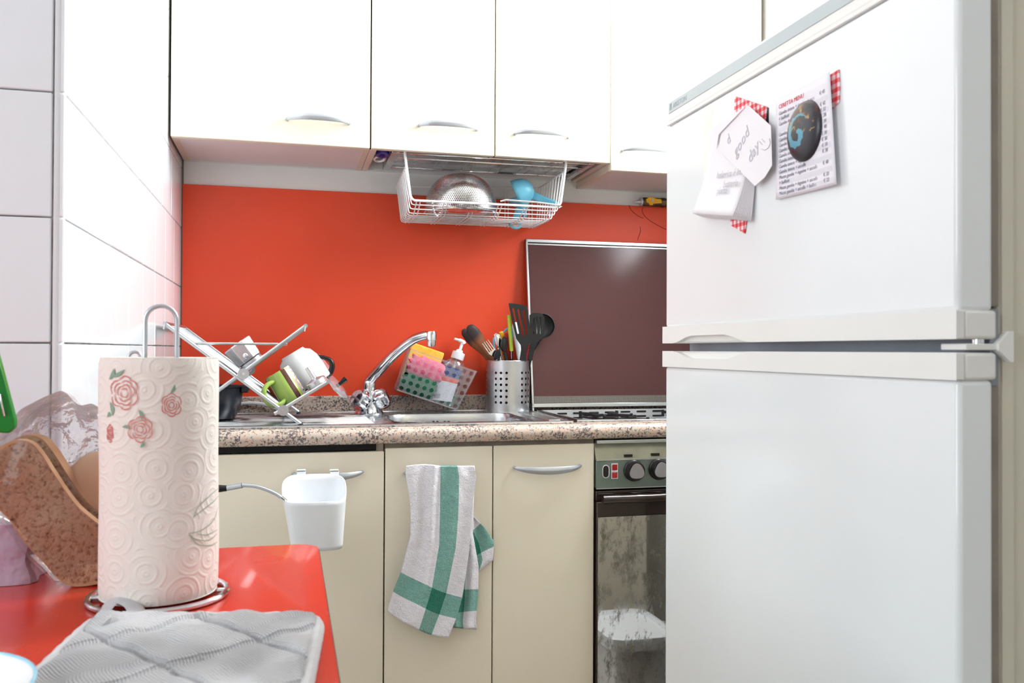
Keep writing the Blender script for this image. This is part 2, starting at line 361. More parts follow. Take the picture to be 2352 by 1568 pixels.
# quilted waffle cotton
m = mat('waffle_cotton', (196, 193, 195), .95, sheen=.3); k = NT(m); tc = k.n('ShaderNodeTexCoord'); sx = k.n('ShaderNodeSeparateXYZ'); k.l(tc.outputs['UV'], sx.inputs[0])
a = k.math('SINE', k.math('MULTIPLY', sx.outputs[0], 300)); b = k.math('SINE', k.math('MULTIPLY', sx.outputs[1], 300))
w = k.math('MULTIPLY', a, b); c = k.coord(); w = k.math('MULTIPLY', w, k.ramp(k.noise(c, 12, 2), [(.35, (.2, .2, .2, 1)), (.65, (1, 1, 1, 1))]))
st = k.ramp(k.noise(c, 14, 3), [(.66, (0, 0, 0, 1)), (.78, (1, 1, 1, 1))])
k.l(k.mix(k.math('MULTIPLY', st, .5), lin((206, 204, 207)), lin((208, 192, 166))), k.b.inputs['Base Color'])
k.bump(k.math('ADD', k.math('MULTIPLY', w, .8), k.noise(c, 160, 3)), 1.0, .0026); M['waffle'] = m
M['wafflebind'] = mat('grey_binding', (192, 189, 192), .95, nb=(220, .5), sheen=.3)
# tea towel (UV: u across, v down)
m = mat('checked_tea_towel', (238, 234, 240), .95, sheen=.25); k = NT(m); tc = k.n('ShaderNodeTexCoord'); sx = k.n('ShaderNodeSeparateXYZ'); k.l(tc.outputs['UV'], sx.inputs[0])
def band(v, lo, hi): return k.math('MULTIPLY', k.math('GREATER_THAN', v, lo), k.math('LESS_THAN', v, hi))
bu = band(sx.outputs[0], .5, .75); bv = band(sx.outputs[1], .72, .84)
lt = k.mix(k.noise(k.coord(), 260, 3), lin((98, 156, 144)), lin((150, 192, 184)))
both = k.math('MULTIPLY', bu, bv); anyb = k.math('MAXIMUM', bu, bv)
colr = k.mix(anyb, lin((238, 234, 241)), lt); colr = k.mix(both, colr, lin((34, 122, 100)))
k.l(colr, k.b.inputs['Base Color']); k.bump(k.math('ADD', k.noise(k.coord(), 420, 3), k.math('MULTIPLY', k.noise(k.coord(), 45, 3), 3.0)), .9, .0022); M['teatowel'] = m
# gingham
m = mat('red_gingham', (230, 60, 70), .6); k = NT(m); tc = k.n('ShaderNodeTexCoord'); sx = k.n('ShaderNodeSeparateXYZ'); k.l(tc.outputs['UV'], sx.inputs[0])
a = k.math('GREATER_THAN', k.math('FRACT', k.math('MULTIPLY', sx.outputs[0], 105)), .5); b = k.math('GREATER_THAN', k.math('FRACT', k.math('MULTIPLY', sx.outputs[1], 105)), .5)
s_ = k.math('ADD', a, b); k.l(k.ramp(k.math('MULTIPLY', s_, .5), [(0, lin((240, 226, 230))), (.5, lin((232, 124, 130))), (1, lin((214, 44, 54)))]), k.b.inputs['Base Color']); M['gingham'] = m
# galaxy button
m = mat('galaxy_print', (40, 38, 46), .35, coat=.1); k = NT(m); tc = k.n('ShaderNodeTexCoord'); sx = k.n('ShaderNodeSeparateXYZ'); k.l(tc.outputs['UV'], sx.inputs[0])
x = k.math('ADD', sx.outputs[0], .03); y = k.math('ADD', sx.outputs[1], .04)
rr = k.math('SQRT', k.math('ADD', k.math('MULTIPLY', x, x), k.math('MULTIPLY', y, y))); th = k.math('ARCTAN2', y, x)
sp = k.math('SINE', k.math('ADD', k.math('MULTIPLY', rr, 19), th)); nz = k.noise(tc.outputs['UV'], 9, 4)
arm = k.math('MULTIPLY', k.math('GREATER_THAN', k.math('ADD', sp, k.math('MULTIPLY', k.math('SUBTRACT', nz, .5), 2.4)), .35), k.math('LESS_THAN', k.math('ADD', rr, k.math('MULTIPLY', nz, .2)), .42))
fl = k.ramp(k.noise(tc.outputs['UV'], 4.5, 4), [(.44, lin((42, 38, 46))), (.54, lin((96, 52, 46))), (.62, lin((170, 146, 76)))])
top = k.math('GREATER_THAN', k.math('ADD', sx.outputs[1], k.math('MULTIPLY', k.math('SUBTRACT', nz, .5), 1.5)), .18)
k.l(k.mix(arm, k.mix(top, lin((44, 42, 50)), fl), lin((84, 152, 176))), k.b.inputs['Base Color']); M['galaxy'] = m
# mug decoration: stripes round the body by angle
m = mat('floral_mug_glaze', (168, 196, 92), .15, coat=.5); k = NT(m); tc = k.n('ShaderNodeTexCoord'); sx = k.n('ShaderNodeSeparateXYZ'); k.l(tc.outputs['UV'], sx.inputs[0])
fl = k.ramp(k.noise(tc.outputs['UV'], 26, 2), [(.5, lin((246, 244, 240))), (.56, lin((214, 60, 50))), (.62, lin((150, 190, 70)))])
cr = k.n('ShaderNodeValToRGB'); cr.color_ramp.interpolation = 'CONSTANT'; e = cr.color_ramp.elements
while len(e) < 5: e.new(.5)
for i, (p, cc) in enumerate([(0, (170, 198, 96)), (.50, (88, 52, 42)), (.56, (206, 226, 110)), (.60, (246, 244, 240)), (.9, (170, 198, 96))]): e[i].position = p; e[i].color = lin(cc)
k.l(sx.outputs[0], cr.inputs[0])
isf = k.math('MULTIPLY', k.math('GREATER_THAN', sx.outputs[0], .64), k.math('LESS_THAN', sx.outputs[0], .72))
k.l(k.mix(isf, cr.outputs[0], fl), k.b.inputs['Base Color']); M['mugdeco'] = m
m = mat('soap_label', (214, 214, 222), .4); k = NT(m); tc = k.n('ShaderNodeTexCoord'); sx = k.n('ShaderNodeSeparateXYZ'); k.l(tc.outputs['UV'], sx.inputs[0])
cr = k.n('ShaderNodeValToRGB'); cr.color_ramp.interpolation = 'CONSTANT'; e = cr.color_ramp.elements
while len(e) < 3: e.new(.5)
for i, (p, cc) in enumerate([(0, (218, 218, 226)), (.56, (226, 92, 66)), (.70, (36, 60, 118))]): e[i].position = p; e[i].color = lin(cc)
k.l(sx.outputs[1], cr.inputs[0])
ln = k.math('MULTIPLY', k.math('GREATER_THAN', k.math('FRACT', k.math('MULTIPLY', sx.outputs[1], 26)), .5), k.math('GREATER_THAN', k.noise(tc.outputs['UV'], 40, 1), .47))
k.l(k.mix(k.math('MULTIPLY', ln, .55), cr.outputs[0], lin((170, 172, 190))), k.b.inputs['Base Color']); M['label'] = m

def text(name, s, size, Mx, m, parent, shear=0, ext=.0001, align='LEFT'):
    cu = bpy.data.curves.new(name, 'FONT'); cu.body = s; cu.size = size; cu.shear = shear; cu.extrude = ext; cu.align_x = align; cu.resolution_u = 2
    t = bpy.data.objects.new(name, cu); COL.objects.link(t); bpy.context.view_layer.update()
    me = bpy.data.meshes.new_from_object(t.evaluated_get(bpy.context.evaluated_depsgraph_get())); bpy.data.objects.remove(t)
    me.transform(Mx); me.materials.clear(); me.materials.append(m); o = bpy.data.objects.new(name, me); COL.objects.link(o)
    if parent: o.parent = parent; o.matrix_parent_inverse = mworld(parent).inverted()
    return o

# ------------------------------------------------------------------ room
XL, XR, YB, YC, HC = -.2608, 1.222, 2.338, 1.1426, 2.55      # left wall, right wall, back wall, corner of left pier, ceiling
bx = lambda a, b: MB().box(a, b)
struct(bx((-1.9, -1.7, -.1), (1.5, 2.5, 0)).build('floor', M['floor']))
struct(bx((-1.9, -1.7, HC), (1.5, 2.5, HC + .1)).build('ceiling', M['ceiling']))
struct(bx((XL - .3, YB, 0), (1.5, YB + .12, HC)).build('wall_back', M['paint']))
wl = struct(bx((XL - .14, YC + .006, 0), (XL - .006, YB, HC)).build('wall_left', M['grout']))
wp = struct(bx((-1.9, YC + .006, 0), (XL - .14, YC + .12, HC)).build('wall_pier', M['grout']))
b = MB(); b.box((-1.9, -1.7, 0), (-1.8, YC, .95)); b.box((-1.9, -1.7, 2.25), (-1.8, YC, HC)); b.box((-1.9, -1.7, .95), (-1.8, -.5, 2.25)); b.box((-1.9, .5, .95), (-1.8, YC, 2.25))
struct(b.build('wall_dining', M['paint']))
struct(bx((-1.8, -1.7, 0), (XR + .12, -1.6, HC)).build('wall_front', M['paint']))
# right wall with the kitchen window opening  Y 1.48..1.98  z 1.58..2.42
b = MB(); b.box((XR + .006, -1.6, 0), (XR + .12, YB, 1.58)); b.box((XR + .006, -1.6, 2.42), (XR + .12, YB, HC))
b.box((XR + .006, -1.6, 1.58), (XR + .12, 1.48, 2.42)); b.box((XR + .006, 1.98, 1.58), (XR + .12, YB, 2.42))
wr = struct(b.build('wall_right', M['paint']))
b = MB()
for y in (1.48, 1.953): b.box((XR + .01, y, 1.58), (XR + .06, y + .027, 2.42))
for z in (1.58, 2.393): b.box((XR + .01, 1.48, z), (XR + .06, 1.98, z + .027))
struct(b.build('window_1', M['white'], bevel=.003))
b = MB(); b.box((-1.88, -.5, .95), (-1.84, .5, .99)); b.box((-1.88, -.5, 2.21), (-1.84, .5, 2.25))  # unseen frame added around the dining-side fill lamp
for y in (-.5, -.02, .46): b.box((-1.88, y, .95), (-1.84, y + .04, 2.25))
struct(b.build('fill_lamp_frame', M['white'], bevel=.003))
# glazed tiles, one object each
T = .15; G = .0021
def tile_mesh(axis, w=T, h=T):
    m_ = MB()
    if axis == 'x': m_.box((0, G / 2, G / 2), (.006, w - G / 2, h - G / 2))
    else: m_.box((G / 2, 0, G / 2), (w - G / 2, .006, h - G / 2))
    me = bpy.data.meshes.new('tile'); me.from_pydata([tuple(p) for p in m_.v], [], m_.f)
    bm = bmesh.new(); bm.from_mesh(me); bmesh.ops.recalc_face_normals(bm, faces=bm.faces)
    bmesh.ops.bevel(bm, geom=bm.edges[:], offset=.0011, segments=1, affect='EDGES'); bm.to_mesh(me); bm.free(); me.materials.append(M['tile'])
    return me
ztile = CZ + .0059
def put_tile(me, loc, parent):
    o = bpy.data.objects.new('tile', me); o.location = loc; COL.objects.link(o); o.parent = parent
    o.rotation_euler = (random.uniform(-.0012, .0012), random.uniform(-.0012, .0012), random.uniform(-.0012, .0012)); return o
mx, my = tile_mesh('x'), tile_mesh('y')
mlast = tile_mesh('x', YB - YC - 7 * T - .004); mlast2 = tile_mesh('x', YB - YC - 7 * T - .004 + .055)
for r in range(-5, 10):
    z = ztile + r * T
    if z + T > HC: continue
    off = -.055 if r >= 2 else 0
    for c in range(8 if off == 0 else 8):
        y = YC + .001 + c * T + (off if c else 0)
        if off and c == 0: put_tile(tile_mesh('x', T + off) if r == 2 else m0, (XL - .006, y, z), wl); m0 = wl.children[-1].data; continue
        if c == 7: put_tile(mlast if not off else mlast2, (XL - .006, y, z), wl); continue
        put_tile(mx, (XL - .006, y, z), wl)
    for c in range(5): put_tile(my, (XL - .012 - (c + 1) * T, YC, z), wp)
for r in range(-7, 2):
    z = ztile + r * T
    for c in range(7): put_tile(mx, (XR, .98 + c * T, z), wr)
# rounded corner bead of the tiled pier
b = MB(); q = [(XL - .0105 + .0105 * cos(a), YC + .0105 - .0105 * sin(a)) for a in [i * pi / 2 / 8 for i in range(9)]]
q += [(XL - .0105, YC + .0105)]
b.prism(q, Matrix.Translation((0, 0, 0)), HC - .001); struct(b.build('trim_1', M['tile']))
# thin brown bead in the left corner
b = MB(); b.tube([(XL + .002, YB - .003, .95), (XL + .002, YB - .003, 1.54)], .0028, 6); struct(b.build('trim_2', M['gapbrown']))

# ------------------------------------------------------------------ red splashback
ZP0, ZP1 = CZ - .1233, CZ + .415
sb = bx((XL + .003, YB - .007, ZP0), (XR - .002, YB - .001, ZP1)).build('splashback', M['redpanel'], bevel=.0006)
tag(sb, 'glossy orange-red laminate splashback panel along the back wall', 'splashback')
for pts in ([(1445, 471), (1448, 480), (1458, 490), (1470, 498), (1478, 501)], [(1477, 476), (1475, 483), (1478, 492), (1486, 501), (1500, 511), (1518, 521), (1530, 527)], [(1470, 520), (1471, 532), (1466, 545), (1465, 552)]):
    b = MB(); b.tube([PY(x, y, YB - .0072) for x, y in bez([(x, y, 0) for x, y in pts], 3) and [(v.x, v.y) for v in bez([(x, y, 0) for x, y in pts], 3)]], .0008, 5)
    b.build('crack', M['crack'], sb)

# ------------------------------------------------------------------ handles
def handle(cx, y, z, w, flip, parent, tilt=0, label=None):
    """bowed crescent bar pull; flip=-1 for the base doors (belly down)"""
    b = MB()
    def sect(u):
        s = 2 * u - 1; env = max(0, 1 - s * s)
        out = .004 + .022 * (1 - abs(s) ** 3.2); h = .0045 + .0135 * env ** .8
        return s, out, h
    def fn(u, v):
        s, out, h = sect(u); a = v * 2 * pi
        # teardrop section: thin blade bowed outwards
        zc = h * .5; zz = zc + (h * .5) * sin(a); th = .0022 + .002 * max(0, 1 - s * s); yy = out + th * cos(a)
        if abs(s) > .985: zz = zc + (zz - zc) * .35
        return Vector((cx + s * w / 2, y - yy, z + flip * zz))
    b.grid(fn, 28, 10)
    for s in (-1, 1): b.tube([(cx + s * w * .465, y + .001, z + flip * .003), (cx + s * w * .465, y - .009, z + flip * .003)], .0035, 8)
    return b.build('handle', M['satin'], parent)

# ------------------------------------------------------------------ wall cabinets
YW, ZB, C0 = 2.0655, CZ + .4727, -.2556
def hpos(pxa, pya, pxb, pyb, Y): a, c = PY(pxa, pya, Y), PY(pxb, pyb, Y); return (a.x + c.x) / 2, (a.z + c.z) / 2, abs(c.x - a.x)
HTOP = 2.50
def cab_body(name, x0, x1, z0, z1, y0, y1, parent, bottom=True):
    t = .016
    bx((x0, y0, z0), (x0 + t, y1, z1)).build('side_panel', M['cream_edge'], parent, bevel=.0008)
    bx((x1 - t, y0, z0), (x1, y1, z1)).build('side_panel', M['cream_edge'], parent, bevel=.0008)
    bx((x0 + t, y0, z1 - t), (x1 - t, y1, z1)).build('top_panel', M['cream'], parent)
    bx((x0 + t, y1 - .006, z0), (x1 - t, y1, z1 - t)).build('back_panel', M['paint'], parent)
    if bottom: bx((x0 + t, y0, z0 + .001), (x1 - t, y1 - .006, z0 + t)).build('bottom_panel', M['under'], parent)
def door(x0, x1, z0, z1, y, parent, label=None, mt='cream'):
    d = bx((x0, y, z0), (x1, y + .018, z1)).build('door', M[mt], parent, bevel=.0022, seg=3)
    if label: d['label'] = label
    return d
yb = YW + .019
c1 = thing('wall_cabinet', (C0, YW, ZB), 'leftmost cream wall cabinet beside the tiled wall, single wide door', 'cabinet')
cab_body('a', C0, .1864, ZB + .001, HTOP, yb, YB - .0005, c1)
d = door(C0 + .0005, .1852, ZB, HTOP, YW, c1); x, z, w = hpos(655, 277, 806, 285, YW); handle(x, YW, z - .002, w, 1, d)
c2 = thing('wall_cabinet', (.1874, YW, ZB), 'cream two-door wall cabinet above the hanging basket, open underneath', 'cabinet')
cab_body('b', .1874, .7866, ZB + .001, HTOP, yb, YB - .0005, c2, bottom=False)
d = door(.1886, .4860, ZB, HTOP, YW, c2); x, z, w = hpos(957, 292, 1100, 302, YW); handle(x, YW, z, w, 1, d)
d = door(.4892, .7862, ZB, HTOP, YW, c2); x, z, w = hpos(1178, 309, 1310, 321, YW); handle(x, YW, z, w, 1, d)
bx((.2034, yb + .004, ZB + .045), (.7706, YB - .008, ZB + .055)).build('shelf', M['under'], c2)
ZB3 = ZB - .018
c3 = thing('wall_cabinet', (.7882, YW, ZB3), 'cream wall cabinet partly behind the fridge top, with lower-hanging door', 'cabinet')
cab_body('c', .7882, 1.1616, ZB3 + .001, HTOP, yb, YB - .0005, c3)
d = door(.7886, 1.1612, ZB3, HTOP, YW, c3); x, z, w = hpos(1425, 349, 1556, 357, YW); handle(x, YW, z, w, 1, d)
struct(bx((1.1660, YW + .004, ZB3), (1.2140, YW + .022, HTOP)).build('trim_3', M['cream'], bevel=.001))

for x_, par_, z_ in ((.1869, c2, ZB), (.4876, c2, ZB), (.7874, c2, ZB), (1.1638, c3, ZB3)):  # dark strips added behind the door seams, standing in for gap shade
    bx((x_ - .0022, YW + .0172, z_ + .002), (x_ + .0022, YW + .0186, HTOP)).build('seam_shade', M['dark'], par_)
# dish drainer inside the open-bottom cabinet
t = thing('drainer_tray', (.49, 2.2, ZB + .01), 'stainless dish drainer tray and wire rack set inside the open cabinet', 'drainer')
zt = ZB + .012
b = MB(); b.box((.262, yb + .03, zt), (.735, YB - .05, zt + .0015)); b.build('tray', M['steel'], t)
b = MB(); b.box((.255, yb + .022, zt), (.742, yb + .030, zt + .02)); b.box((.255, YB - .05, zt), (.742, YB - .042, zt + .02)); b.build('rim', M['chrome'], t, bevel=.001)
b = MB(); b.box((.240, yb + .01, zt - .012), (.258, YB - .03, zt + .03)); b.build('end_bracket', M['steel'], t, bevel=.001)
b = MB(); b.box((.742, yb + .01, zt - .012), (.756, YB - .03, zt + .03)); b.build('end_bracket', M['steel'], t, bevel=.001)
for y in (yb + .02, yb + .075, yb + .19):
    MB().tube([(.258, y, zt - .009), (.742, y, zt - .009)], .0026, 8).build('rail', M['chrome'], t)
b = MB()
for i in range(12): b.tube([(.29 + i * .038 + (i % 2) * -.014, yb + .075, zt - .009), (.29 + i * .038 + (i % 2) * -.014, yb + .19, zt - .009)], .0014, 6)
o = b.build('cross_wire', M['chrome'], t)
# blue and white things left in the cabinet
b = MB(); b.lathe([(.0, .012), (.02, .0), (.03, .0), (.034, .02), (.034, .05)], Matrix.Translation((.222, yb + .048, ZB + .0)) @ Matrix.Scale(.5, 4, (1, 0, 0)), 20)
tag(b.build('plastic_cup', M['navy'], solid=.001), 'dark blue plastic cup tucked at left end of open cabinet', 'cup')
b = MB(); b.tube([W(.2215 + .013 * cos(a), yb + .115 + .028 * sin(a), .4727 + .006) for a in [i * 2 * pi / 20 for i in range(20)]], .0035, 8, closed=True)
tag(b.build('plastic_ring', M['wirewhite']), 'white plastic ring lying in left corner of open cabinet', 'ring')

# ------------------------------------------------------------------ base units and worktop
ZT, ZU, YF, YD = CZ - .167, CZ - .2024, 1.8654, 1.884
wk = thing('worktop', (.48, YF, ZU), 'pink speckled granite-look worktop with rounded front edge along the back wall', 'worktop')
SX0, SX1, SY0, SY1 = .235, .552, 1.945, 2.185      # sink bowl opening
b = MB()
prof = []; R = .0175
for i in range(9): a = pi / 2 + i * pi / 8; prof.append((YF + R + R * cos(a), (ZT + ZU) / 2 + (ZT - ZU) / 2 * sin(a)))
prof = [(SY0, ZT)] + prof + [(SY0, ZU)]
Mx = Matrix(((0, 0, 1, XL + .002), (1, 0, 0, 0), (0, 1, 0, 0), (0, 0, 0, 1)))
b.prism(prof, Mx, XR - XL - .004)
b.box((XL + .002, SY0, ZU), (SX0, YB - .001, ZT)); b.box((SX1, SY0, ZU), (.6475, YB - .001, ZT)); b.box((.6475, 2.2295, ZU), (XR - .002, YB - .001, ZT)); b.box((1.207, SY0, ZU), (XR - .002, 2.2295, ZT)); b.box((SX0, SY1, ZU), (SX1, YB - .001, ZT))
b.build('slab', M['granite'], wk)
bx((XL + .002, YB - .021, ZT), (XR - .002, YB - .0075, ZP0 + .002)).build('upstand', M['granite'], wk, bevel=.003)
ZD = CZ - .2123; ZK = .11
def base_cab(name, x0, x1, label, doors):
    t = thing(name, (x0, YD, 0), label, 'cabinet')
    for x in (x0, x1 - .016): bx((x, YD + .02, .02), (x + .016, YB - .01, ZU - .001)).build('side_panel', M['cream_edge'], t)
    bx((x0 + .016, YB - .02, .1), (x1 - .016, YB - .01, ZU - .001)).build('back_panel', M['paint'], t)
    bx((x0 + .016, YD + .02, .1), (x1 - .016, YB - .02, .116)).build('bottom_panel', M['under'], t)
    bx((x0 + .016, YD + .05, 0), (x1 - .016, YD + .065, .1)).build('kickboard', M['cream'], t)
    return t
t = base_cab('base_cabinet', XL + .004, .2034, 'cream base cabinet left of the tea towel with white bin on its handle', 1)
bx((XL + .02, YD + .012, ZD - .004), (.187, YD + .03, ZU - .001)).build('top_rail', M['dark'], t)
dA = door(XL + .005, .2028, ZK, ZD - .006, YD, t)
x, z, w = hpos(690, 1088, 838, 1088, YD); handle(.085, YD, CZ - .258, .15, -1, dA)
t = base_cab('sink_cabinet', .2056, .6806, 'cream two-door sink cabinet with a checked towel over its left handle', 2)
bx((.2056, YD + .004, ZD - .002), (.6806, YD + .02, ZU - .0005)).build('top_rail', M['gapbrown'], t)
dB = door(.2058, .4420, ZK, ZD, YD, t); x, z, w = hpos(925, 1082, 1092, 1078, YD); handle(x, YD, z, w, -1, dB)
dC = door(.4446, .6806, ZK, ZD, YD, t); x, z, w = hpos(1176, 1075, 1335, 1069, YD); handle(x, YD, z + .004, w, -1, dC)

# ------------------------------------------------------------------ sink
sk = thing('sink', (.25, 2.1, ZT), 'stainless steel inset sink with ribbed drainboard on its left', 'sink')
SXa, SXb, SYa, SYb = XL + .02, .632, 1.896, 2.305
zt = ZT + .004
b = MB()
def rimbox(x0, y0, x1, y1): b.box((x0, y0, ZT + .0002), (x1, y1, zt))
rimbox(SXa, SYa, SXb, SY0 - .004); rimbox(SXa, SY1 + .004, SXb, SYb); rimbox(SXa, SY0 - .004, SX0 - .004, SY1 + .004); rimbox(SX1 + .004, SY0 - .004, SXb, SY1 + .004)
b.build('rim', M['steel'], sk)
b = MB()
for p, q in (((SXa, SYa), (SXb, SYa)), ((SXb, SYa), (SXb, SYb)), ((SXa, SYb), (SXb, SYb))): b.tube([(p[0], p[1], ZT + .003), (q[0], q[1], ZT + .003)], .0036, 8)
b.build('edge_bead', M['steel'], sk)
b = MB(); dpt = .14
def basin(u, v):
    a = 2 * pi * u; n = 5.0
    c, s = cos(a), sin(a); rr = (abs(c) ** n + abs(s) ** n) ** (-1 / n)
    P = [(1.012, .004), (1.0, 0), (.985, -.01), (.97, -.06), (.95, -.115), (.88, -.136), (.6, -.14), (0.02, -.143)]; i = round(v * 7); k_, z_ = P[i]
    return Vector(((SX0 + SX1) / 2 + c * rr * k_ * (SX1 - SX0) / 2, (SY0 + SY1) / 2 + s * rr * k_ * (SY1 - SY0) / 2, ZT + z_ + .0005))
b.grid(basin, 64, 7, cu=True); b.build('basin', M['steel'], sk)
for px in (996, 1005, 1022, 1031):
    p = PY(px, 971, SY1 - .0065)
    MB().box((p.x - .0022, SY1 - .009, p.z - .005), (p.x + .0022, SY1 - .004, p.z + .005)).build('overflow_slot', M['dark'], sk, bevel=.001)
b = MB(); b.lathe([(0, 0), (.012, 0), (.02, .0015), (.022, 0)], Matrix.Translation(((SX0 + SX1) / 2, (SY0 + SY1) / 2, ZT - .1425)), 24); b.build('drain', M['chrome'], sk)
for i in range(9):
    y = 1.945 + i * .032
    MB().tube([(SXa + .03, y, zt), (SX0 - .05, y, zt)], .0035, 6, flat=.5).build('rib', M['steel'], sk)
MB().box((.585, 1.925, zt - .001), (.612, 2.27, zt + .0025)).build('side_ledge', M['steel'], sk, bevel=.001)

# ------------------------------------------------------------------ faucet
YFa = 2.215; fb = PY(848, 948, YFa); fbx = fb.x; zs = zt
f_ = thing('faucet', (fbx, YFa, zs), 'chrome mixer faucet with long angled spout and two round taps', 'faucet')
MB().lathe([(.0, 0), (.036, 0), (.037, .004), (.031, .01), (.028, .022), (.024, .036), (.019, .046), (.0, .048)], Matrix.Translation((fbx, YFa, zs)), 32).build('body', M['chrome'], f_)
sp = [PY(849, 905, YFa), PY(848, 885, YFa), PY(852, 872, YFa), PY(875, 845, YFa - .03), PY(905, 814, YFa - .07), PY(945, 782, YFa - .12), PY(972, 771, YFa - .15), PY(990, 770, YFa - .165)]
spp = bez(sp, 6); n = len(spp)
MB().tube(spp, [interp([0, .2, .35, 1], [.0155, .0155, .0138, .0098], i / (n - 1)) for i in range(n)], 16).build('spout', M['chrome'], f_)
nz = PY(991, 764, YFa - .165)
MB().lathe([(0, .003), (.0105, .003), (.012, 0), (.0122, -.018), (.0102, -.0185), (.010, -.030), (.009, -.033), (0, -.033)], Matrix.Translation(nz), 24).build('nozzle', M['chrome'], f_)
MB().lathe([(.0175, 0), (.0185, .003), (.0175, .006), (.0175, .016), (.0188, .018), (.0175, .021), (.0155, .03)], Matrix.Translation(PY(849, 925, YFa)), 28).build('collar', M['chrome'], f_)
for s, (px, py), dirv in ((0, (829, 918), Vector((-.62, -.55, .42))), (1, (877, 916), Vector((.85, -.2, .42)))):
    c = PY(px, py, YFa - (.03 if s == 0 else .012)); d = dirv.normalized()
    Mk = frame(c - d * .018, d.orthogonal(), d.cross(d.orthogonal())); 
    b = MB()
    def kn(u, v, Mk=Mk):
        P = [(.008, -.012), (.010, 0), (.0175, .003), (.0210, .014), (.0195, .030), (.0165, .034), (.015, .0355), (.0005, .036)]; r_, z_ = P[round(v * 7)]
        a = 2 * pi * u; r_ *= 1.25 * (1 + (.07 * cos(6 * a) if 1 < round(v * 7) < 5 else 0)); return Mk @ Vector((r_ * cos(a), r_ * sin(a), z_))
    b.grid(kn, 48, 7, cu=True); b.build('tap_knob', M['chrome'], f_)
    MB().tube([c - d * .02, Vector((fbx, YFa, zs + .022))], .009, 14).build('tap_stem', M['chrome'], f_)

# ------------------------------------------------------------------ cooktop, lid and oven
ck = thing('cooktop', (.95, 2.05, ZT), 'steel gas cooktop with black grates, vent strip and raised brown glass lid', 'cooktop')
CX0, CX1, CY0, CY1 = .648, 1.205, 1.925, 2.235
b = MB(); b.box((CX0, 1.9465, ZT - .0335), (CX1, 2.229, ZT - .030)); b.box((CX0, 1.9465, ZT - .030), (CX0 + .0015, 2.229, ZT + .002)); b.box((CX1 - .0015, 1.9465, ZT - .030), (CX1, 2.229, ZT + .002)); b.box((CX0, 1.9465, ZT - .030), (CX1, 1.948, ZT + .002))
b.build('tray', M['steel'], ck)
b = MB(); b.box((CX0 - .004, CY0 - .004, ZT + .0003), (CX0 + .004, CY1, ZT + .009)); b.build('side_edge', M['ovenbrown'], ck, bevel=.001)
b = MB(); b.box((CX0, CY0 + .004, ZT + .0003), (CX1, 1.952, ZT + .004)); b.build('front_edge', M['chrome'], ck, bevel=.001)
# slotted strip
p0 = PY(1222, 943, 2.225); zs1 = p0.z; zs0 = ZT - .030
b = MB(); b.box((CX0, 2.226, zs0), (CX1, 2.229, zs1 + .001)); b.build('vent_strip', mat('pale_steel', (222, 222, 224), .4, .45, nb=(300, .05)), ck)
def rrect(w, h, n=5):
    r = h / 2; pts = []
    for cx, a0 in ((w / 2 - r, -pi / 2), (-w / 2 + r, pi / 2)):
        for i in range(n + 1): a = a0 + pi * i / n; pts.append((cx + r * cos(a), r * sin(a)))
    return pts
for row, py0 in ((0, 949.5), (1, 960.3)):
    for i in range(12):
        c = PY(1291 + i * 36.4, py0 - i * 1.05, 2.2255)
        if c.x > CX1 - .02 or c.z - .0025 < zs0: continue
        MB().prism(rrect(.0285, .0046), frame(c, (1, 0, 0), (0, 0, 1)), .0006).build('vent_slot', M['dark'], ck)
def grate(cx, cy, s):
    g = MB(); z = ZT + .001
    for k_ in range(4):
        a = k_ * pi / 2 + pi / 4
        g.box((-.004, .02, -.004), (.004, s, .0035), Matrix.Translation((cx, cy, z)) @ Matrix.Rotation(a, 4, 'Z'))
        g.box((-.004, s - .006, -.012), (.004, s, .006), Matrix.Translation((cx, cy, z)) @ Matrix.Rotation(a, 4, 'Z'))
    g.tube([(cx + s * .8 * cos(a), cy + s * .8 * sin(a), z - .006) for a in [i * 2 * pi / 24 for i in range(24)]], .003, 6, closed=True)
    g.build('grate', M['grate'], ck, bevel=.001)
    MB().lathe([(.0, .008), (.026, .008), (.028, .004), (.034, .002), (.036, 0)], Matrix.Translation((cx, cy, ZT - .030)), 28).build('burner', M['grate'], ck)
for cx, cy, s in ((.80, 2.13, .075), (.80, 1.99, .06), (1.05, 2.13, .09), (1.05, 1.99, .07)): grate(cx, cy, s)
# glass lid standing against the wall
A, B_ = W(.6345, 2.25, -.150), W(.6345, 2.322, .306)
vz = (B_ - A); H = vz.length; vz.normalize(); LW = .575
Ml = frame(A, (1, 0, 0), vz)     # local x right, y up, z = towards the room (-Y)
ld = bpy.data.objects.new('lid', None); ld.location = A; COL.objects.link(ld); ld.parent = ck; ld.matrix_parent_inverse = mworld(ck).inverted(); ld['label'] = 'upright brown glass lid with aluminium frame leaning on red splashback'
bm_ = MB(); bm_.box((.006, .006, -.002), (LW - .006, H - .006, .002), Ml)
gl = bm_.build('glass_pane', M['brownglass'], ld)
b = MB(); b.box((.008, .007, .002), (LW - .008, .026, .0024), Ml); b.build('printed_band', M['meshprint'], ld)
for nm, a, c in (('frame_rail', (0, H - .009, -.004), (LW, H, .006)), ('frame_rail', (0, H - .016, -.003), (LW, H - .0115, .004)), ('frame_rail', (0, -.004, -.004), (LW, .006, .006)), ('frame_stile', (0, 0, -.004), (.006, H, .006)), ('frame_stile', (LW - .006, 0, -.004), (LW, H, .006))):
    b = MB(); b.box(a, c, Ml); b.build(nm, M['alu'], ld, bevel=.001)
b = MB(); b.box((.001, -.018, -.004), (.006, .004, .004), Ml); b.build('hinge', M['alu'], ld)

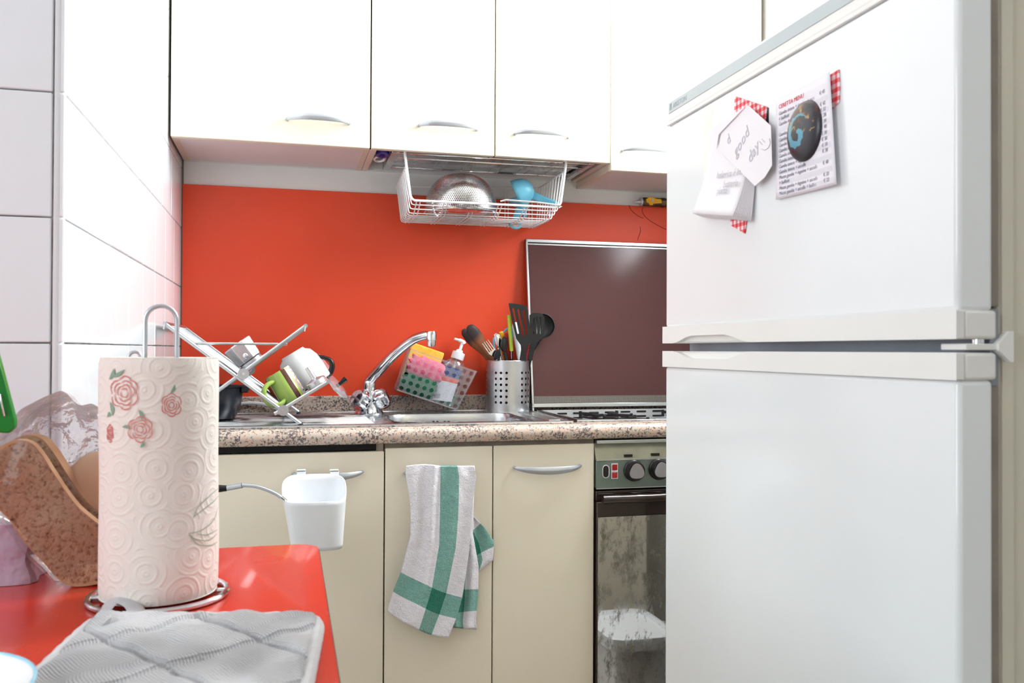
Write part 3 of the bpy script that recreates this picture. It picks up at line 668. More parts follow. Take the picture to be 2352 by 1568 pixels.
ov = thing('oven', (.95, YD, 0), 'built-in oven with grey control panel and dark stained glass door', 'oven')
X0, X1 = .6835, 1.2
zz = lambda y: CZ - (y - 804) / F * 1.995
bx((X0 + .004, YD + .03, .06), (X1, YB - .05, zz(1012))).build('body', M['dark'], ov)
bx((X0, YD - .012, zz(1017)), (X1, YD + .01, zz(1009.5))).build('top_rail', M['alu'], ov, bevel=.001)
b = MB(); b.prism([(YD + .012, zz(1017)), (YD + .03, zz(1017)), (YD + .03, zz(1056)), (YD - .004, zz(1056)), (YD - .004, zz(1054))], Matrix(((0, 0, 1, X0), (1, 0, 0, 0), (0, 1, 0, 0), (0, 0, 0, 1))), X1 - X0); b.build('upper_panel', M['oventop'], ov)
bx((X0, YD - .006, zz(1120)), (X1, YD + .03, zz(1056))).build('control_panel', M['ovenpanel'], ov, bevel=.0015)
bx((X0, YD - .0075, zz(1056.5)), (X1, YD - .003, zz(1053.5))).build('panel_edge', M['alu'], ov)
bx((X0, YD - .0072, zz(1121.5)), (X1, YD - .003, zz(1119.5))).build('panel_edge', M['alu'], ov)
for i, px in enumerate((1455, 1512)):
    c = PY(px, 1080 - i * 3, YD - .006)
    for k_ in range(1 if i == 0 else 5):
        cc = c + Vector((k_ * .062, 0, 0)); 
        if cc.x > X1 - .03: continue
        Mk = frame(cc, (1, 0, 0), (0, 0, 1))
        kb = MB().lathe([(.0245, 0), (.0245, .004), (.0225, .006), (.0222, .017), (.0205, .0205), (0, .0205)], Mk, 32).build('knob', M['knob'], ov)
        tri = []
        for j in range(36):
            a = 2 * pi * j / 36; rr = .0172 * (1 + .09 * cos(3 * (a - pi / 2))); tri.append((rr * cos(a), rr * sin(a)))
        MB().prism(tri, Mk @ Matrix.Translation((0, 0, .0205)), .0022).build('knob_cap', M['knobcap'], kb, bevel=.0006)
def cap(px, py, w, h, m_, nm, dz=0, par=ov, n=4):
    c = PY(px, py, YD - .0062 - dz); r_ = min(w, h) / 2
    if w < h: pts = [(y, x) for x, y in rrect(h, w)]
    else: pts = rrect(w, h)
    return MB().prism(pts[::-1] if w < h else pts, frame(c, (1, 0, 0), (0, 0, 1)), .001).build(nm, M[m_], par)
cap(1391.5, 1082.5, .0165, .0305, 'white', 'spark_button'); cap(1391.5, 1082.5, .0132, .0272, 'knob', 'spark_button', .001)
c = PY(1411.5, 1081.5, YD - .0062); MB().box((c.x - .0078, c.y - .001, c.z - .0175), (c.x + .0078, c.y, c.z + .0175)).build('lamp_frame', M['white'], ov)
for py in (1072.5, 1090.3):
    c = PY(1411.5, py, YD - .0072); MB().box((c.x - .0062, c.y - .003, c.z - .0068), (c.x + .0062, c.y, c.z + .0068)).build('indicator_lamp', M['redlamp'], ov, bevel=.001)
for px, py in ((1442, 1046), (1504, 1043)):
    c = PY(px, py, YD + .0); MB().box((c.x - .01, YD - .0045, c.z - .003), (c.x + .01, YD + .0, c.z + .003)).build('printed_mark', M['knob'], ov)
MB().tube([(X0 + .01, YD - .022, zz(1143)), (X1 - .02, YD - .022, zz(1143))], .0105, 16).build('door_handle', M['ovenbrown'], ov)
dr = bx((X0, YD - .012, .10), (X1, YD + .02, zz(1150))).build('oven_door', M['ovenbrown'], ov, bevel=.002)
bx((X0, YD - .004, zz(1149)), (X1, YD + .02, zz(1126))).build('door_top', M['ovenbrown'], ov, bevel=.002)
bx((X0 + .0015, YD - .0155, .14), (X1 - .01, YD - .0122, zz(1184))).build('door_glass', M['ovenglass'], dr)
# waste bin between fridge and oven, seen in the oven glass
bn = thing('waste_bin', (.90, 1.52, 0), 'white pedal bin between fridge and oven, mirrored in the oven glass', 'bin')
b = MB()
def rbox(cx, cy, hx, hy, z0, z1, k0=1, k1=1, seg=32, e=6):
    def fn(u, v):
        a = 2 * pi * u; c, s = cos(a), sin(a); rr = (abs(c) ** e + abs(s) ** e) ** (-1 / e); k_ = k0 + (k1 - k0) * v
        return Vector((cx + c * rr * hx * k_, cy + s * rr * hy * k_, z0 + (z1 - z0) * v))
    return fn
b.grid(rbox(.90, 1.52, .085, .115, .005, .30, .86, .98), 32, 4, cu=True); b.build('bucket', M['white'], bn)
b = MB(); b.grid(rbox(.90, 1.52, .098, .128, .295, .325), 32, 1, cu=True); b.grid(rbox(.90, 1.52, .098, .128, .325, .327, 1, .9), 32, 1, cu=True)
b.grid(rbox(.90, 1.52, .088, .115, .327, .317, 1, .96), 32, 1, cu=True); b.grid(rbox(.90, 1.52, .085, .11, .317, .316, 1, 0.01), 32, 2, cu=True); b.build('lid', M['white'], bn)
b = MB(); b.grid(lambda u, v: Vector((.90 + .10 * cos(2 * pi * u) * (1 - .08 * v), 1.52 + .13 * sin(2 * pi * u) * (1 - .08 * v), .297 - v * (.035 + .022 * sin(9 * 2 * pi * u) + .012 * sin(23 * u)))), 60, 4, cu=True)
b.build('bin_liner', M['bagthin'], bn)

def shape2d(name, outs, Mx, t, m, parent=None, smooth=False, bev=0):
    """filled 2D outline(s) with openings, given thickness"""
    cu = bpy.data.curves.new(name, 'CURVE'); cu.dimensions = '2D'; cu.fill_mode = 'BOTH'; cu.extrude = t / 2; cu.bevel_depth = bev
    for o_ in outs:
        sp_ = cu.splines.new('POLY'); sp_.points.add(len(o_) - 1); sp_.use_cyclic_u = True
        for p, c in zip(sp_.points, o_): p.co = (c[0], c[1], 0, 1)
    tmp = bpy.data.objects.new(name, cu); COL.objects.link(tmp); bpy.context.view_layer.update()
    me = bpy.data.meshes.new_from_object(tmp.evaluated_get(bpy.context.evaluated_depsgraph_get())); bpy.data.objects.remove(tmp)
    if not me.uv_layers: me.uv_layers.new(name='UVMap')
    for l in me.loops: c = me.vertices[l.vertex_index].co; me.uv_layers[0].data[l.index].uv = (c.x, c.y)
    me.transform(Mx); me.materials.clear(); me.materials.append(m); o = bpy.data.objects.new(name, me); COL.objects.link(o)
    if parent: o.parent = parent; o.matrix_parent_inverse = mworld(parent).inverted()
    return o

# ------------------------------------------------------------------ fridge
XF, YN, YFr = .56, .632, 1.233
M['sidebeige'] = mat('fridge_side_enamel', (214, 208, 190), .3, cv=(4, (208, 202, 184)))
fg = thing('fridge', (.8, .93, 0), 'white two-door fridge with notes and a round magnet on its door', 'fridge')
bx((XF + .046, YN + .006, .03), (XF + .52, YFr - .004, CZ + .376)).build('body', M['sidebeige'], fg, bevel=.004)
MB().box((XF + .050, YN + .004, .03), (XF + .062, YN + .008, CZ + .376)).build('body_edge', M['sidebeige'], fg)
for z0, z1 in ((-.03, .038), (.04, .34), (-.98, -.03)): bx((XF + .0375, YN + .004, CZ + z0), (XF + .0465, YFr - .006, CZ + z1)).build('gasket', M['gasket' if z0 != -.03 else 'bluegrey'], fg, bevel=.001)
up_ = bx((XF, YN, CZ + .035), (XF + .0375, YFr, CZ + .3418)).build('upper_door', M['fridge'], fg, bevel=.005, seg=3)
lo_ = bx((XF, YN, .075), (XF + .0375, YFr, CZ - .024)).build('lower_door', M['fridge'], fg, bevel=.005, seg=3)
def PF(px, py, X=XF): return PXp(px, py, X)
def strip(z0, z1, notch_up, parent):
    # front plate with a finger scoop cut near the far end, plus the recessed scoop wall behind
    n = 14; y0, y1 = YN - .0015, YFr + .004; ya, yb_ = PF(1548, 785).y, PF(1725, 785).y; dep = .0105
    poly = [(y0, z0), (y0, z1), (y1, z1), (y1, z0)]
    sc = []
    for i in range(n + 1):
        t = i / n; y = yb_ + (ya - yb_) * t; e = min(1, min(t, 1 - t) * 3.4); e = e * e * (3 - 2 * e); sc.append((y, dep * e))
    if notch_up: poly = [(y0, z1), (y0, z0)] + [(y, z0 + d) for y, d in sc] + [(y1, z0), (y1, z1)]
    else: poly = [(y0, z0), (y0, z1)] + [(y, z1 - d) for y, d in sc] + [(y1, z1), (y1, z0)]
    Mp = Matrix(((0, 0, 1, XF - .003), (1, 0, 0, 0), (0, 1, 0, 0), (0, 0, 0, 1)))
    o = MB().prism(poly, Mp, .008).build('handle_strip', M['fridgestrip'], parent, bevel=.0012)
    b = MB(); b.box((XF + .005, YN - .0015, z0), (XF + .0395, YFr + .004, z1)); b.build('strip_body', M['fridgestrip'], parent, bevel=.003)
    return o
strip(CZ + .0112, CZ + .0365, True, up_); strip(CZ - .0245, CZ - .0005, False, lo_)
# top trim with its grey band and lettering
b = MB(); b.box((XF + .001, YN - .001, CZ + .3465), (XF + .04, YFr - .003, CZ + .381)); b.build('top_trim', M['fridgestrip'], fg, bevel=.004, seg=3)
gb = MB().box((XF - .0001, YN + .006, CZ + .3605), (XF + .002, YFr - .009, CZ + .3765)).build('grey_band', M['greyband'], fg, bevel=.0004)
MB().box((XF - .0007, YN, CZ + .3425), (XF + .02, YFr - .004, CZ + .3475)).build('trim_lip', M['fridgestrip'], fg, bevel=.001)
fy = lambda y, z, x=XF: Matrix(((0, 0, -1, x), (-1, 0, 0, y), (0, 1, 0, CZ + z), (0, 0, 0, 1)))
M['brandtext'] = mat('brand_lettering', (160, 168, 172), .4, nb=(60, .02))
text('brand_lettering', 'ARISTON', .0112, fy(1.208, .3645, XF - .0003), M['brandtext'], fg, shear=.1)
for i in range(2): MB().box((XF - .0006, 1.2125 + i * .004, CZ + .3645), (XF - .0002, 1.2145 + i * .004, CZ + .3735)).build('brand_bar', M['brandtext'], fg)
# hinge bracket between the doors
hz = CZ + .0045
hb = MB(); hb.box((XF + .008, YN - .0005, hz - .0028), (XF + .0455, YN + .03, hz + .0028)); 
hb.prism([(.040, -.003), (.052, -.013), (.0555, -.013), (.0555, .014), (.052, .014), (.040, .003)], Matrix(((1, 0, 0, XF), (0, 0, 1, YN - .003), (0, 1, 0, hz), (0, 0, 0, 1))), .008)
hb.build('hinge', M['fridgestrip'], fg, bevel=.0008)
MB().lathe([(0, .004), (.0052, .004), (.0052, -.004), (0, -.004)], Matrix.Translation((XF + .028, YN + .008, hz + .005)), 16).build('hinge_pin', M['chrome'], fg)
for px, py in ((1545, 268), (1545, 270)): pass
MB().box((XF - .0002, PF(1637, 300).y, CZ + .19), (XF + .0002, PF(1617, 300).y, CZ + .335)).build('tape_residue', M['residue'], up_)

# ------------------------------------------------------------------ notes and magnets on the fridge
def FL(px, py): p = PF(px, py); return (-p.y, p.z)
def FM(h): return Matrix(((0, 0, -1, XF - h), (-1, 0, 0, 0), (0, 1, 0, 0), (0, 0, 0, 1)))
g1 = shape2d('gingham_card', [[FL(*p) for p in ((1690, 221), (1764, 246), (1757, 300), (1733, 400), (1713, 536), (1680, 517), (1687, 350))]], FM(.001), .0014, M['gingham'])
tag(g1, 'red and white gingham backing card behind the notepad on the fridge', 'card')
bk = MB().box((XF - .0004, PF(1766, 250).y, PF(1764, 300).z), (XF, PF(1700, 250).y, PF(1764, 248).z)).build('magnet_back', M['black'], g1)
np_ = thing('notepad', PF(1680, 400), 'curling pad of note sheets with faint handwriting on the fridge door', 'notepad')
def sheet(k, name, tl, tr, br, bl, h, curl, parent, m_):
    A_, B2, C_, D_ = [Vector(FL(*p)) for p in (tl, tr, br, bl)]
    def fn(u, v):
        p = (A_ * (1 - u) + B2 * u) * (1 - v) + (D_ * (1 - u) + C_ * u) * v
        return Vector((XF - .002 - h - curl * v ** 3 - .003 * curl * 60 * (u - .5) ** 2 * v * .3, -p.x, p.y))
    return MB().grid(fn, 10, 14).build(name, m_, parent, solid=.0002)
for k_ in range(12):
    d = (11 - k_) * 1.0
    sheet(k_, 'sheet', (1645 - d * .2, 290), (1741 + d * .2, 297), (1713 + d * 2.0, 497 + d * 1.0), (1617 + d * .4, 491 + d * .7), k_ * .00032, .004 + k_ * .00073, np_, M['paper'])
def onplane(px, py, h, dx=1, dy=0):
    """text frame on the fridge door starting at pixel, direction given by a second pixel"""
    a = PF(px, py, XF - h); c = PF(dx, dy, XF - h); return frame(a, c - a, Vector((0, 0, 1)))
text('handwriting', 'ludovica è in', .0125, onplane(1645, 410, .0105, 1722, 398), M['ink'], np_, shear=.35)
text('handwriting', 'batteria', .0125, onplane(1660, 431, .0125, 1706, 425), M['ink'], np_, shear=.35)
text('handwriting', 'piatta', .0125, onplane(1645, 446, .0140, 1690, 442), M['ink'], np_, shear=.35)
nt = shape2d('folded_note', [[FL(*p) for p in ((1665, 343), (1751, 428), (1774, 408), (1791, 381), (1788, 290), (1735, 243), (1675, 297))]], FM(.010), .0004, M['paper'])
tag(nt, 'folded white paper note with good day and smiley drawn in pencil', 'note')
shape2d('folded_corner', [[FL(*p) for p in ((1643, 306), (1665, 343), (1670, 310), (1735, 243))]], FM(.012), .0005, M['paper'], nt)
text('handwriting', 'good', .020, onplane(1690, 362, .0106, 1716, 316), M['ink'], nt, shear=.2)
text('handwriting', 'day', .020, onplane(1722, 377, .0106, 1746, 335), M['ink'], nt, shear=.2)
text('handwriting', 'd', .018, onplane(1672, 335, .0106, 1684, 312), M['ink'], nt, shear=.2)
b = MB(); c = Vector(FL(1756, 326)); 
arc = [PF(*p, XF - .0106) for p in ((1749, 342), (1757, 344), (1765, 338), (1769, 328), (1767, 318))]; b.tube(bez(arc, 4), .0004, 5)
for a, d in (((1744, 324), (1751, 332)), ((1750, 319), (1757, 327))): b.tube([PF(*a, XF - .0106), PF(*d, XF - .0106)], .0004, 5)
b.build('drawn_smiley', M['ink'], nt)
# menu sheet
g2 = shape2d('gingham_card', [[FL(*p) for p in ((1880, 190), (1929, 160), (1931, 200), (1930, 235), (1900, 260))]], FM(.001), .0014, M['gingham'])
tag(g2, 'red gingham magnet corner peeking out behind the printed price list', 'card')
mn = thing('price_list', PF(1860, 320), 'printed waxing price list sheet with red heading under round magnet', 'paper')
mA, mB_, mC, mD = [Vector(FL(*p)) for p in ((1788, 231), (1920, 166), (1936, 424), (1788, 459))]
def mfn(u, v):
    p = (mA * (1 - u) + mB_ * u) * (1 - v) + (mD * (1 - u) + mC * u) * v
    return Vector((XF - .0035 - .004 * u ** 3, -p.x, p.y))
MB().grid(mfn, 12, 12).build('sheet', M['paper2'], mn, solid=.0002)
def mrow(u0, v, u1=None):
    a = mfn(u0, v) + Vector((-.0004, 0, 0)); c = mfn(u1 or u0 + .2, v) + Vector((-.0004, 0, 0)); return frame(a, c - a, Vector((0, 0, 1)))
text('heading', 'CERETTA MENU', .0072, mrow(.06, .105, .5), M['inkred'], mn)
rows = [('Gamba intera + inguine + ascelle + braccia', '€ 45'), ('+ baffetti', ''), ('Gamba intera + inguine + ascelle', '€ 42'), ('', '€ 32'), ('Gamba intera + inguine + baffetti', '€ 28'), ('Gamba intera + braccia', '€ 30'), ('Gamba intera + inguine', '€ 40'), ('Gamba intera', '€ 30'), ('Gamba intera + baffetti', '€ 30'), ('Gamba intera', '€ 30'), ('Gamba intera + inguine', '€ 30'), ('Gamba intera + ascelle', ''), ('Mezza gamba + inguine + ascelle + braccia', '€ 40'), ('+ baffetti', ''), ('Mezza gamba + inguine + ascelle + braccia', '€ 33'), ('Mezza gamba + ascelle + baffetti', '€ 22')]
for i, (a, p) in enumerate(rows):
    v = .17 + i * .053
    if i % 2 == 1:
        b = MB(); b.grid(lambda u, w, v=v: mfn(.05 + .9 * u, v - .038 + .05 * w) + Vector((-.0002, 0, 0)), 8, 1); b.build('grey_row', M['rule'], mn)
    if a: text('price_line', a, .0060, mrow(.06, v, .6), M['inkdark'], mn, shear=.2)
    if p: text('price', p, .0058, mrow(.80, v - .012, .95), M['inkdark'], mn)
bc = PF(1848, 301, XF - .006); Mb = frame(bc, (0, -1, 0), (0, 0, 1))
mg = MB(); R_ = .0335
def dome(u, v):
    P = [(.001, .0085), (.25, .0083), (.5, .0075), (.72, .006), (.88, .0036), (.97, .0012), (1.0, -.0012), (.96, -.003), (.5, -.003), (.001, -.003)]; r_, z_ = P[round(v * 9)]; a = 2 * pi * u
    return Mb @ Vector((r_ * R_ * cos(a), r_ * R_ * sin(a), z_))
mg.grid(dome, 48, 9, cu=True)
us = []
for f in mg.f:
    us.append([((Mb.inverted() @ mg.v[i]).x / R_ / 2, (Mb.inverted() @ mg.v[i]).y / R_ / 2) for i in f])
mg.uv = us
tag(mg.build('button_magnet', M['galaxy']), 'round dark button magnet with blue spiral holding the price list', 'magnet')

# ------------------------------------------------------------------ red table in the foreground
ZB2 = CZ - .247; TX = .0391; TY = YC - .003
tb = thing('table', (-.5, .7, 0), 'glossy red laminate table in the foreground with thin dark edge', 'table')
poly = []
for i in range(9): a = pi / 2 * i / 8; poly.append((TX - .028 + .028 * cos(a), TY - .028 + .028 * sin(a)))
poly += [(-1.1, TY), (-1.1, .25)]
for i in range(5): a = -pi / 2 + pi / 2 * i / 4; poly.append((TX - .02 + .02 * cos(a), .27 + .02 * sin(a)))
MB().prism(poly, Matrix.Translation((0, 0, ZB2 - .027)), .027).build('tabletop', M['table'], tb, bevel=.0008)
cxy = Vector((-.5, .7)); po = [(x + (.0012 if x > 0 else 0), y + (.0008 if y > 1 else 0)) for x, y in poly]
M['edge'] = mat('table_edge_band', (84, 52, 44), .5, nb=(200, .2))
MB().prism(po, Matrix.Translation((0, 0, ZB2 - .0285)), .0265).build('edge_band', M['edge'], tb)
for x, y in ((-.02, 1.06), (-1.02, 1.06), (-.02, .34), (-1.02, .34)):
    MB().lathe([(0, 0), (.018, 0), (.02, ZB2 - .03), (0, ZB2 - .03)], Matrix.Translation((x, y, 0)), 20).build('leg', M['chrome'], tb)

# kitchen roll and its holder
rx, ry, RR = -.122, .929, .0553; RZ0 = ZB2 + .006; RZ1 = CZ - .0088
hl = thing('paper_towel_holder', (rx, ry, ZB2), 'chrome wire kitchen roll holder with tall looped handle', 'holder')
MB().tube([(rx + .0645 * cos(a), ry + .0645 * sin(a), ZB2 + .0033) for a in [i * 2 * pi / 48 for i in range(48)]], .0031, 10, closed=True).build('base_ring', M['chrome'], hl)
MB().tube([(rx - .0645, ry, ZB2 + .003), (rx + .0645, ry, ZB2 + .003)], .0025, 8).build('base_bar', M['chrome'], hl)
lw = .0148; zt2 = CZ + .0425
loop = [(rx - lw, ry, ZB2 + .004), (rx - lw, ry, zt2 - lw)] + [(rx - lw * cos(a), ry, zt2 - lw + lw * sin(a)) for a in [i * pi / 12 for i in range(1, 12)]] + [(rx + lw, ry, zt2 - lw), (rx + lw, ry, ZB2 + .004)]
MB().tube(loop, .0023, 10).build('handle_loop', M['satin'], hl)
a0 = PY(323, 830, .985); a1 = PY(295, 830, .985)
sp_ = bez([a1, PY(297, 815, .985), PY(308, 808, .985), PY(320, 812, .985), a0], 5)
MB().tube(sp_ + [Vector((rx - .058, .985, ZB2 + .003))], .0018, 8).build('tear_arm', M['satin'], hl)
rl = thing('paper_towel_roll', (rx, ry, RZ0), 'white embossed kitchen paper roll printed with red roses', 'paper roll')
def rfn(u, v):
    a = 2 * pi * u; r_ = RR + .0006 * sin(3 * a + 5 * v) + .0004 * sin(9 * v)
    if v < .02 or v > .98: r_ -= .001
    return Vector((rx + r_ * cos(a), ry + r_ * sin(a), RZ0 + (RZ1 - RZ0) * v))
b = MB().grid(rfn, 96, 40, cu=True)
def ringfn(z): return lambda u, v: Vector((rx + (.019 + (RR - .0195) * v) * cos(2 * pi * u), ry + (.019 + (RR - .0195) * v) * sin(2 * pi * u), z))
b.grid(ringfn(RZ1 - .0002), 64, 3, cu=True); b.grid(ringfn(RZ0 + .0002), 64, 3, cu=True)
b.build('paper', M['towelpaper'], rl)
M['cardboard'] = mat('cardboard_tube', (196, 170, 140), .9, nb=(80, .1))
MB().lathe([(.0195, RZ0), (.0195, RZ1 - .001)], Matrix.Translation((rx, ry, 0)), 32).build('core', M['cardboard'], rl, solid=.001)
camdir = atan2(-ry, -rx)
def cyl(px, py):
    d = ray(px, py); A_ = d.x ** 2 + d.y ** 2; B2 = -2 * (d.x * rx + d.y * ry); C2 = rx * rx + ry * ry - (RR + .0008) ** 2
    q = B2 * B2 - 4 * A_ * C2
    if q < 0: return None
    return O + d * ((-B2 - sqrt(q)) / (2 * A_))
def ribbon(ptspx, w, m_, nm, par):
    pts = [p for p in (cyl(x, y) for x, y in ptspx) if p]
    if len(pts) < 2: return
    b = MB(); vs = []
    for i, p in enumerate(pts):
        t = (pts[min(i + 1, len(pts) - 1)] - pts[max(i - 1, 0)]).normalized(); nn = Vector((p.x - rx, p.y - ry, 0)).normalized(); s_ = t.cross(nn) * (w / 2) * (.45 + .55 * sin(pi * (i + .5) / len(pts)))
        vs += [p + s_, p - s_]
    b.add(vs, [(2 * i, 2 * i + 1, 2 * i + 3, 2 * i + 2) for i in range(len(pts) - 1)]); b.build(nm, m_, par)
def rose(cx, cy, R2, seed, parent, asp=1.0):
    rnd = random.Random(seed); e = bpy.data.objects
    first = None
    for ring, (fr, nump) in enumerate(((1.0, 6), (.74, 5), (.5, 4), (.27, 3))):
        for k_ in range(nump):
            a0 = 2 * pi * k_ / nump + ring * .6 + rnd.uniform(-.1, .1); a1 = a0 + 2 * pi / nump * rnd.uniform(.8, 1.1); pts = []
            for i in range(11):
                t = i / 10; a = a0 + (a1 - a0) * t; rr = R2 * fr * (.86 + .16 * sin(pi * t)) + rnd.uniform(-.5, .5)
                pts.append((cx + rr * cos(a) * asp, cy + rr * sin(a)))
            ribbon(pts, .0011, M['rosered'], 'printed_petal', parent)
def leaf(pts, parent, w=7):
    (x0, y0), (x1, y1) = pts; n = 10; dx, dy = x1 - x0, y1 - y0; L = sqrt(dx * dx + dy * dy); nx, ny = -dy / L, dx / L
    l = [(x0 + dx * i / n + nx * w * sin(pi * i / n), y0 + dy * i / n + ny * w * sin(pi * i / n)) for i in range(n + 1)]
    r = [(x0 + dx * i / n - nx * w * .2 * sin(pi * i / n), y0 + dy * i / n - ny * w * .2 * sin(pi * i / n)) for i in range(n + 1)]
    b = MB(); P = [cyl(*p) for p in l]; Q = [cyl(*p) for p in r]
    if any(p is None for p in P + Q): return
    vs = []
    for p, q in zip(P, Q): vs += [p, q]
    b.add(vs, [(2 * i, 2 * i + 1, 2 * i + 3, 2 * i + 2) for i in range(n)]); b.build('printed_leaf', M['leafgreen'], parent)
rose(285, 902, 38, 1, rl, .85); rose(394, 930, 26, 2, rl, .9); rose(322, 986, 29, 3, rl); rose(252, 995, 20, 4, rl, .35)
for p in (((254, 866), (286, 848)), ((250, 872), (262, 845)), ((390, 905), (404, 880)), ((326, 965), (318, 940)), ((300, 985), (280, 980)), ((322, 1028), (330, 1012)), ((258, 955), (252, 922)), ((246, 958), (250, 945))): leaf(p, rl)
for pts in ([(444, 1190), (455, 1165), (480, 1140), (503, 1120)], [(446, 1186), (470, 1168), (492, 1150), (502, 1138)], [(435, 1225), (462, 1218), (490, 1195), (502, 1160)], [(434, 1226), (450, 1238), (480, 1240), (502, 1222)], [(435, 1228), (455, 1250), (485, 1252), (502, 1242)], [(452, 1226), (475, 1228), (500, 1216)]):
    q = bez([(x, y, 0) for x, y in pts], 5); ribbon([(v.x, v.y) for v in q], .0011, M['leafline'], 'printed_leaf', rl)

# ------------------------------------------------------------------ bread, bag, clip and package
out = [(-44, 1075), (-30, 1045), (0, 1026), (22, 1014), (50, 1010), (76, 1020), (98, 1046), (120, 1080), (146, 1120), (178, 1162), (210, 1190), (248, 1220), (278, 1262), (288, 1300), (262, 1330), (226, 1340), (190, 1346), (160, 1344), (132, 1328), (100, 1292), (62, 1252), (22, 1196), (-20, 1150), (-40, 1110)]
out = [(v.x, v.y) for v in bez([(x, y, 0) for x, y in out + out[:1]], 4)[:-1]]
def slice_(dx, dy, Y, th, label, rot=0):
    P = [PY(x + dx, y + dy, Y) for x, y in out]; n = len(P); c = sum(P, Vector()) / n; dz = (ZB2 + .001) - min(p.z for p in P); P = [p + Vector((0, 0, dz if dy == 0 else 0)) for p in P]
    b = MB(); dv = Vector((rot, th, 0)); inner = [c + (p - c) * .965 for p in P]
    b.add(P + inner, [(i, (i + 1) % n, n + (i + 1) % n, n + i) for i in range(n)], mi=1)
    b.add(inner, [tuple(range(n))], mi=0)
    b.add(P + [p + dv for p in P], [(i, (i + 1) % n, n + (i + 1) % n, n + i) for i in range(n)], mi=1)
    b.add([p + dv for p in P], [tuple(range(n))], mi=0)
    return tag(b.build('bread_slice', [M['crumb'], M['crust']], smooth=False), label, 'bread', 'sliced bread in the bag')
slice_(0, 0, .985, .013, 'front brown seeded bread slice leaning left of the kitchen roll')
slice_(22, -11, 1.012, .012, 'second bread slice, rim showing just behind the front slice', .004)
b = MB(); bc_ = PY(232, 1150, 1.035)
b.grid(lambda u, v: bc_ + Vector((.042 * cos(2 * pi * u) * sin(pi * v), .02 * sin(2 * pi * u) * sin(pi * v), .055 * cos(pi * v))), 24, 12, cu=True)
tag(b.build('bread_piece', M['beige']), 'pale bread piece behind the slices, next to the kitchen roll', 'bread')
def pillow(outl, Y, df, db, cpx, mt, name, seed, amp=.006):
    rnd = random.Random(seed); P = [PY(x, y, Y) for x, y in outl]; P = [v for v in bez(P + P[:1], 8)[:-1]]; n = len(P); c = PY(*cpx, Y)
    ph = [(rnd.uniform(15, 60), rnd.uniform(15, 60), rnd.uniform(0, 6)) for _ in range(7)]
    def nz_(p): return sum(sin(p.x * a + p.z * b2 + q) for a, b2, q in ph) / 7 + .6 * (1 - abs(sin(p.x * 50 + p.z * 38 + 2 * sin(p.z * 30))) * 2)
    par_ = bpy.data.objects.new(name, None); par_.location = c; COL.objects.link(par_)
    for s_, d in ((-1, df), (1, db)):
        b = MB()
        def fn(u, v, s_=s_, d=d):
            p0_ = P[int(round(u * n)) % n]; p = c + (p0_ - c) * v; dd = d * sqrt(max(0, 1 - v ** 4)); q = p + Vector((0, s_ * dd + ((amp * nz_(p)) if s_ < 0 else amp * 1.6 * nz_(p) + .006 * abs(sin(p.x * 95 - p.z * 60 + 3 * sin(p.z * 45)))) * (1 - v * .4), 0))
            if q.z < ZB2 + .0005: q.z = ZB2 + .0005
            return q
        b.grid(fn, n, 18, cu=True); b.build('front_film' if s_ < 0 else 'back_film', M['bagthin'] if s_ < 0 else mt, par_)
    return par_
bg = pillow([(-60, 1060), (-30, 1020), (10, 985), (40, 945), (75, 925), (128, 900), (150, 903), (180, 930), (215, 928), (245, 960), (275, 1050), (290, 1180), (296, 1290), (262, 1345), (200, 1352), (150, 1350), (110, 1320), (62, 1268), (15, 1205), (-50, 1150)], 1.015, .036, .075, (120, 1130), M['bag'], 'bread_bag', 5)
tag(bg, 'crinkled clear plastic bag around the sliced bread', 'bag')
cl = thing('bag_clip', PY(5, 920, 1.0), 'green plastic bag clip with metal spring at the left edge', 'clip')
b = shape2d('jaw', [[(p.x, p.z) for p in [PY(x, y, .96) for x, y in ((-40, 800), (-8, 806), (4, 850), (34, 965), (33, 980), (22, 990), (8, 989), (-6, 980), (-20, 920))]]], Matrix(((1, 0, 0, 0), (0, 0, -1, .96), (0, 1, 0, 0), (0, 0, 0, 1))), .008, M['greenclip'], cl, bev=.0012)
b = shape2d('jaw', [[(p.x, p.z) for p in [PY(x, y, .975) for x, y in ((-50, 800), (-20, 806), (0, 958), (31, 962), (33, 980), (20, 990), (4, 989), (-14, 980), (-40, 920))]]], Matrix(((1, 0, 0, 0), (0, 0, -1, .972), (0, 1, 0, 0), (0, 0, 0, 1))), .008, M['greenclip'], cl, bev=.0012)
MB().tube([PY(0, 905, .954), PY(3, 925, .952), PY(10, 955, .954)], .0009, 6).build('spring', M['chrome'], cl)
pk = MB()
def pkf(u, v):
    c = PY(-30, 1250, 1.04); a = 2 * pi * u; k_ = 1; e = 7
    cc, ss = cos(a), sin(a); rr = (abs(cc) ** e + abs(ss) ** e) ** (-1 / e)
    return Vector((c.x + .052 * rr * cc * (1 - .06 * v) + .0025 * sin(9 * v + 5 * u * 6), 1.052 + .045 * rr * ss * (1 - .15 * v), ZB2 + .0005 + .062 * v))
pk.grid(pkf, 40, 10, cu=True); pk.grid(lambda u, v: pkf(u, 1) * (1 - v) + Vector((PY(-30, 1250, 1.04).x, 1.052, ZB2 + .066)) * v, 40, 3, cu=True)
tag(pk.build('food_package', M['lilac']), 'shiny lilac film package standing behind bread at left edge', 'package')

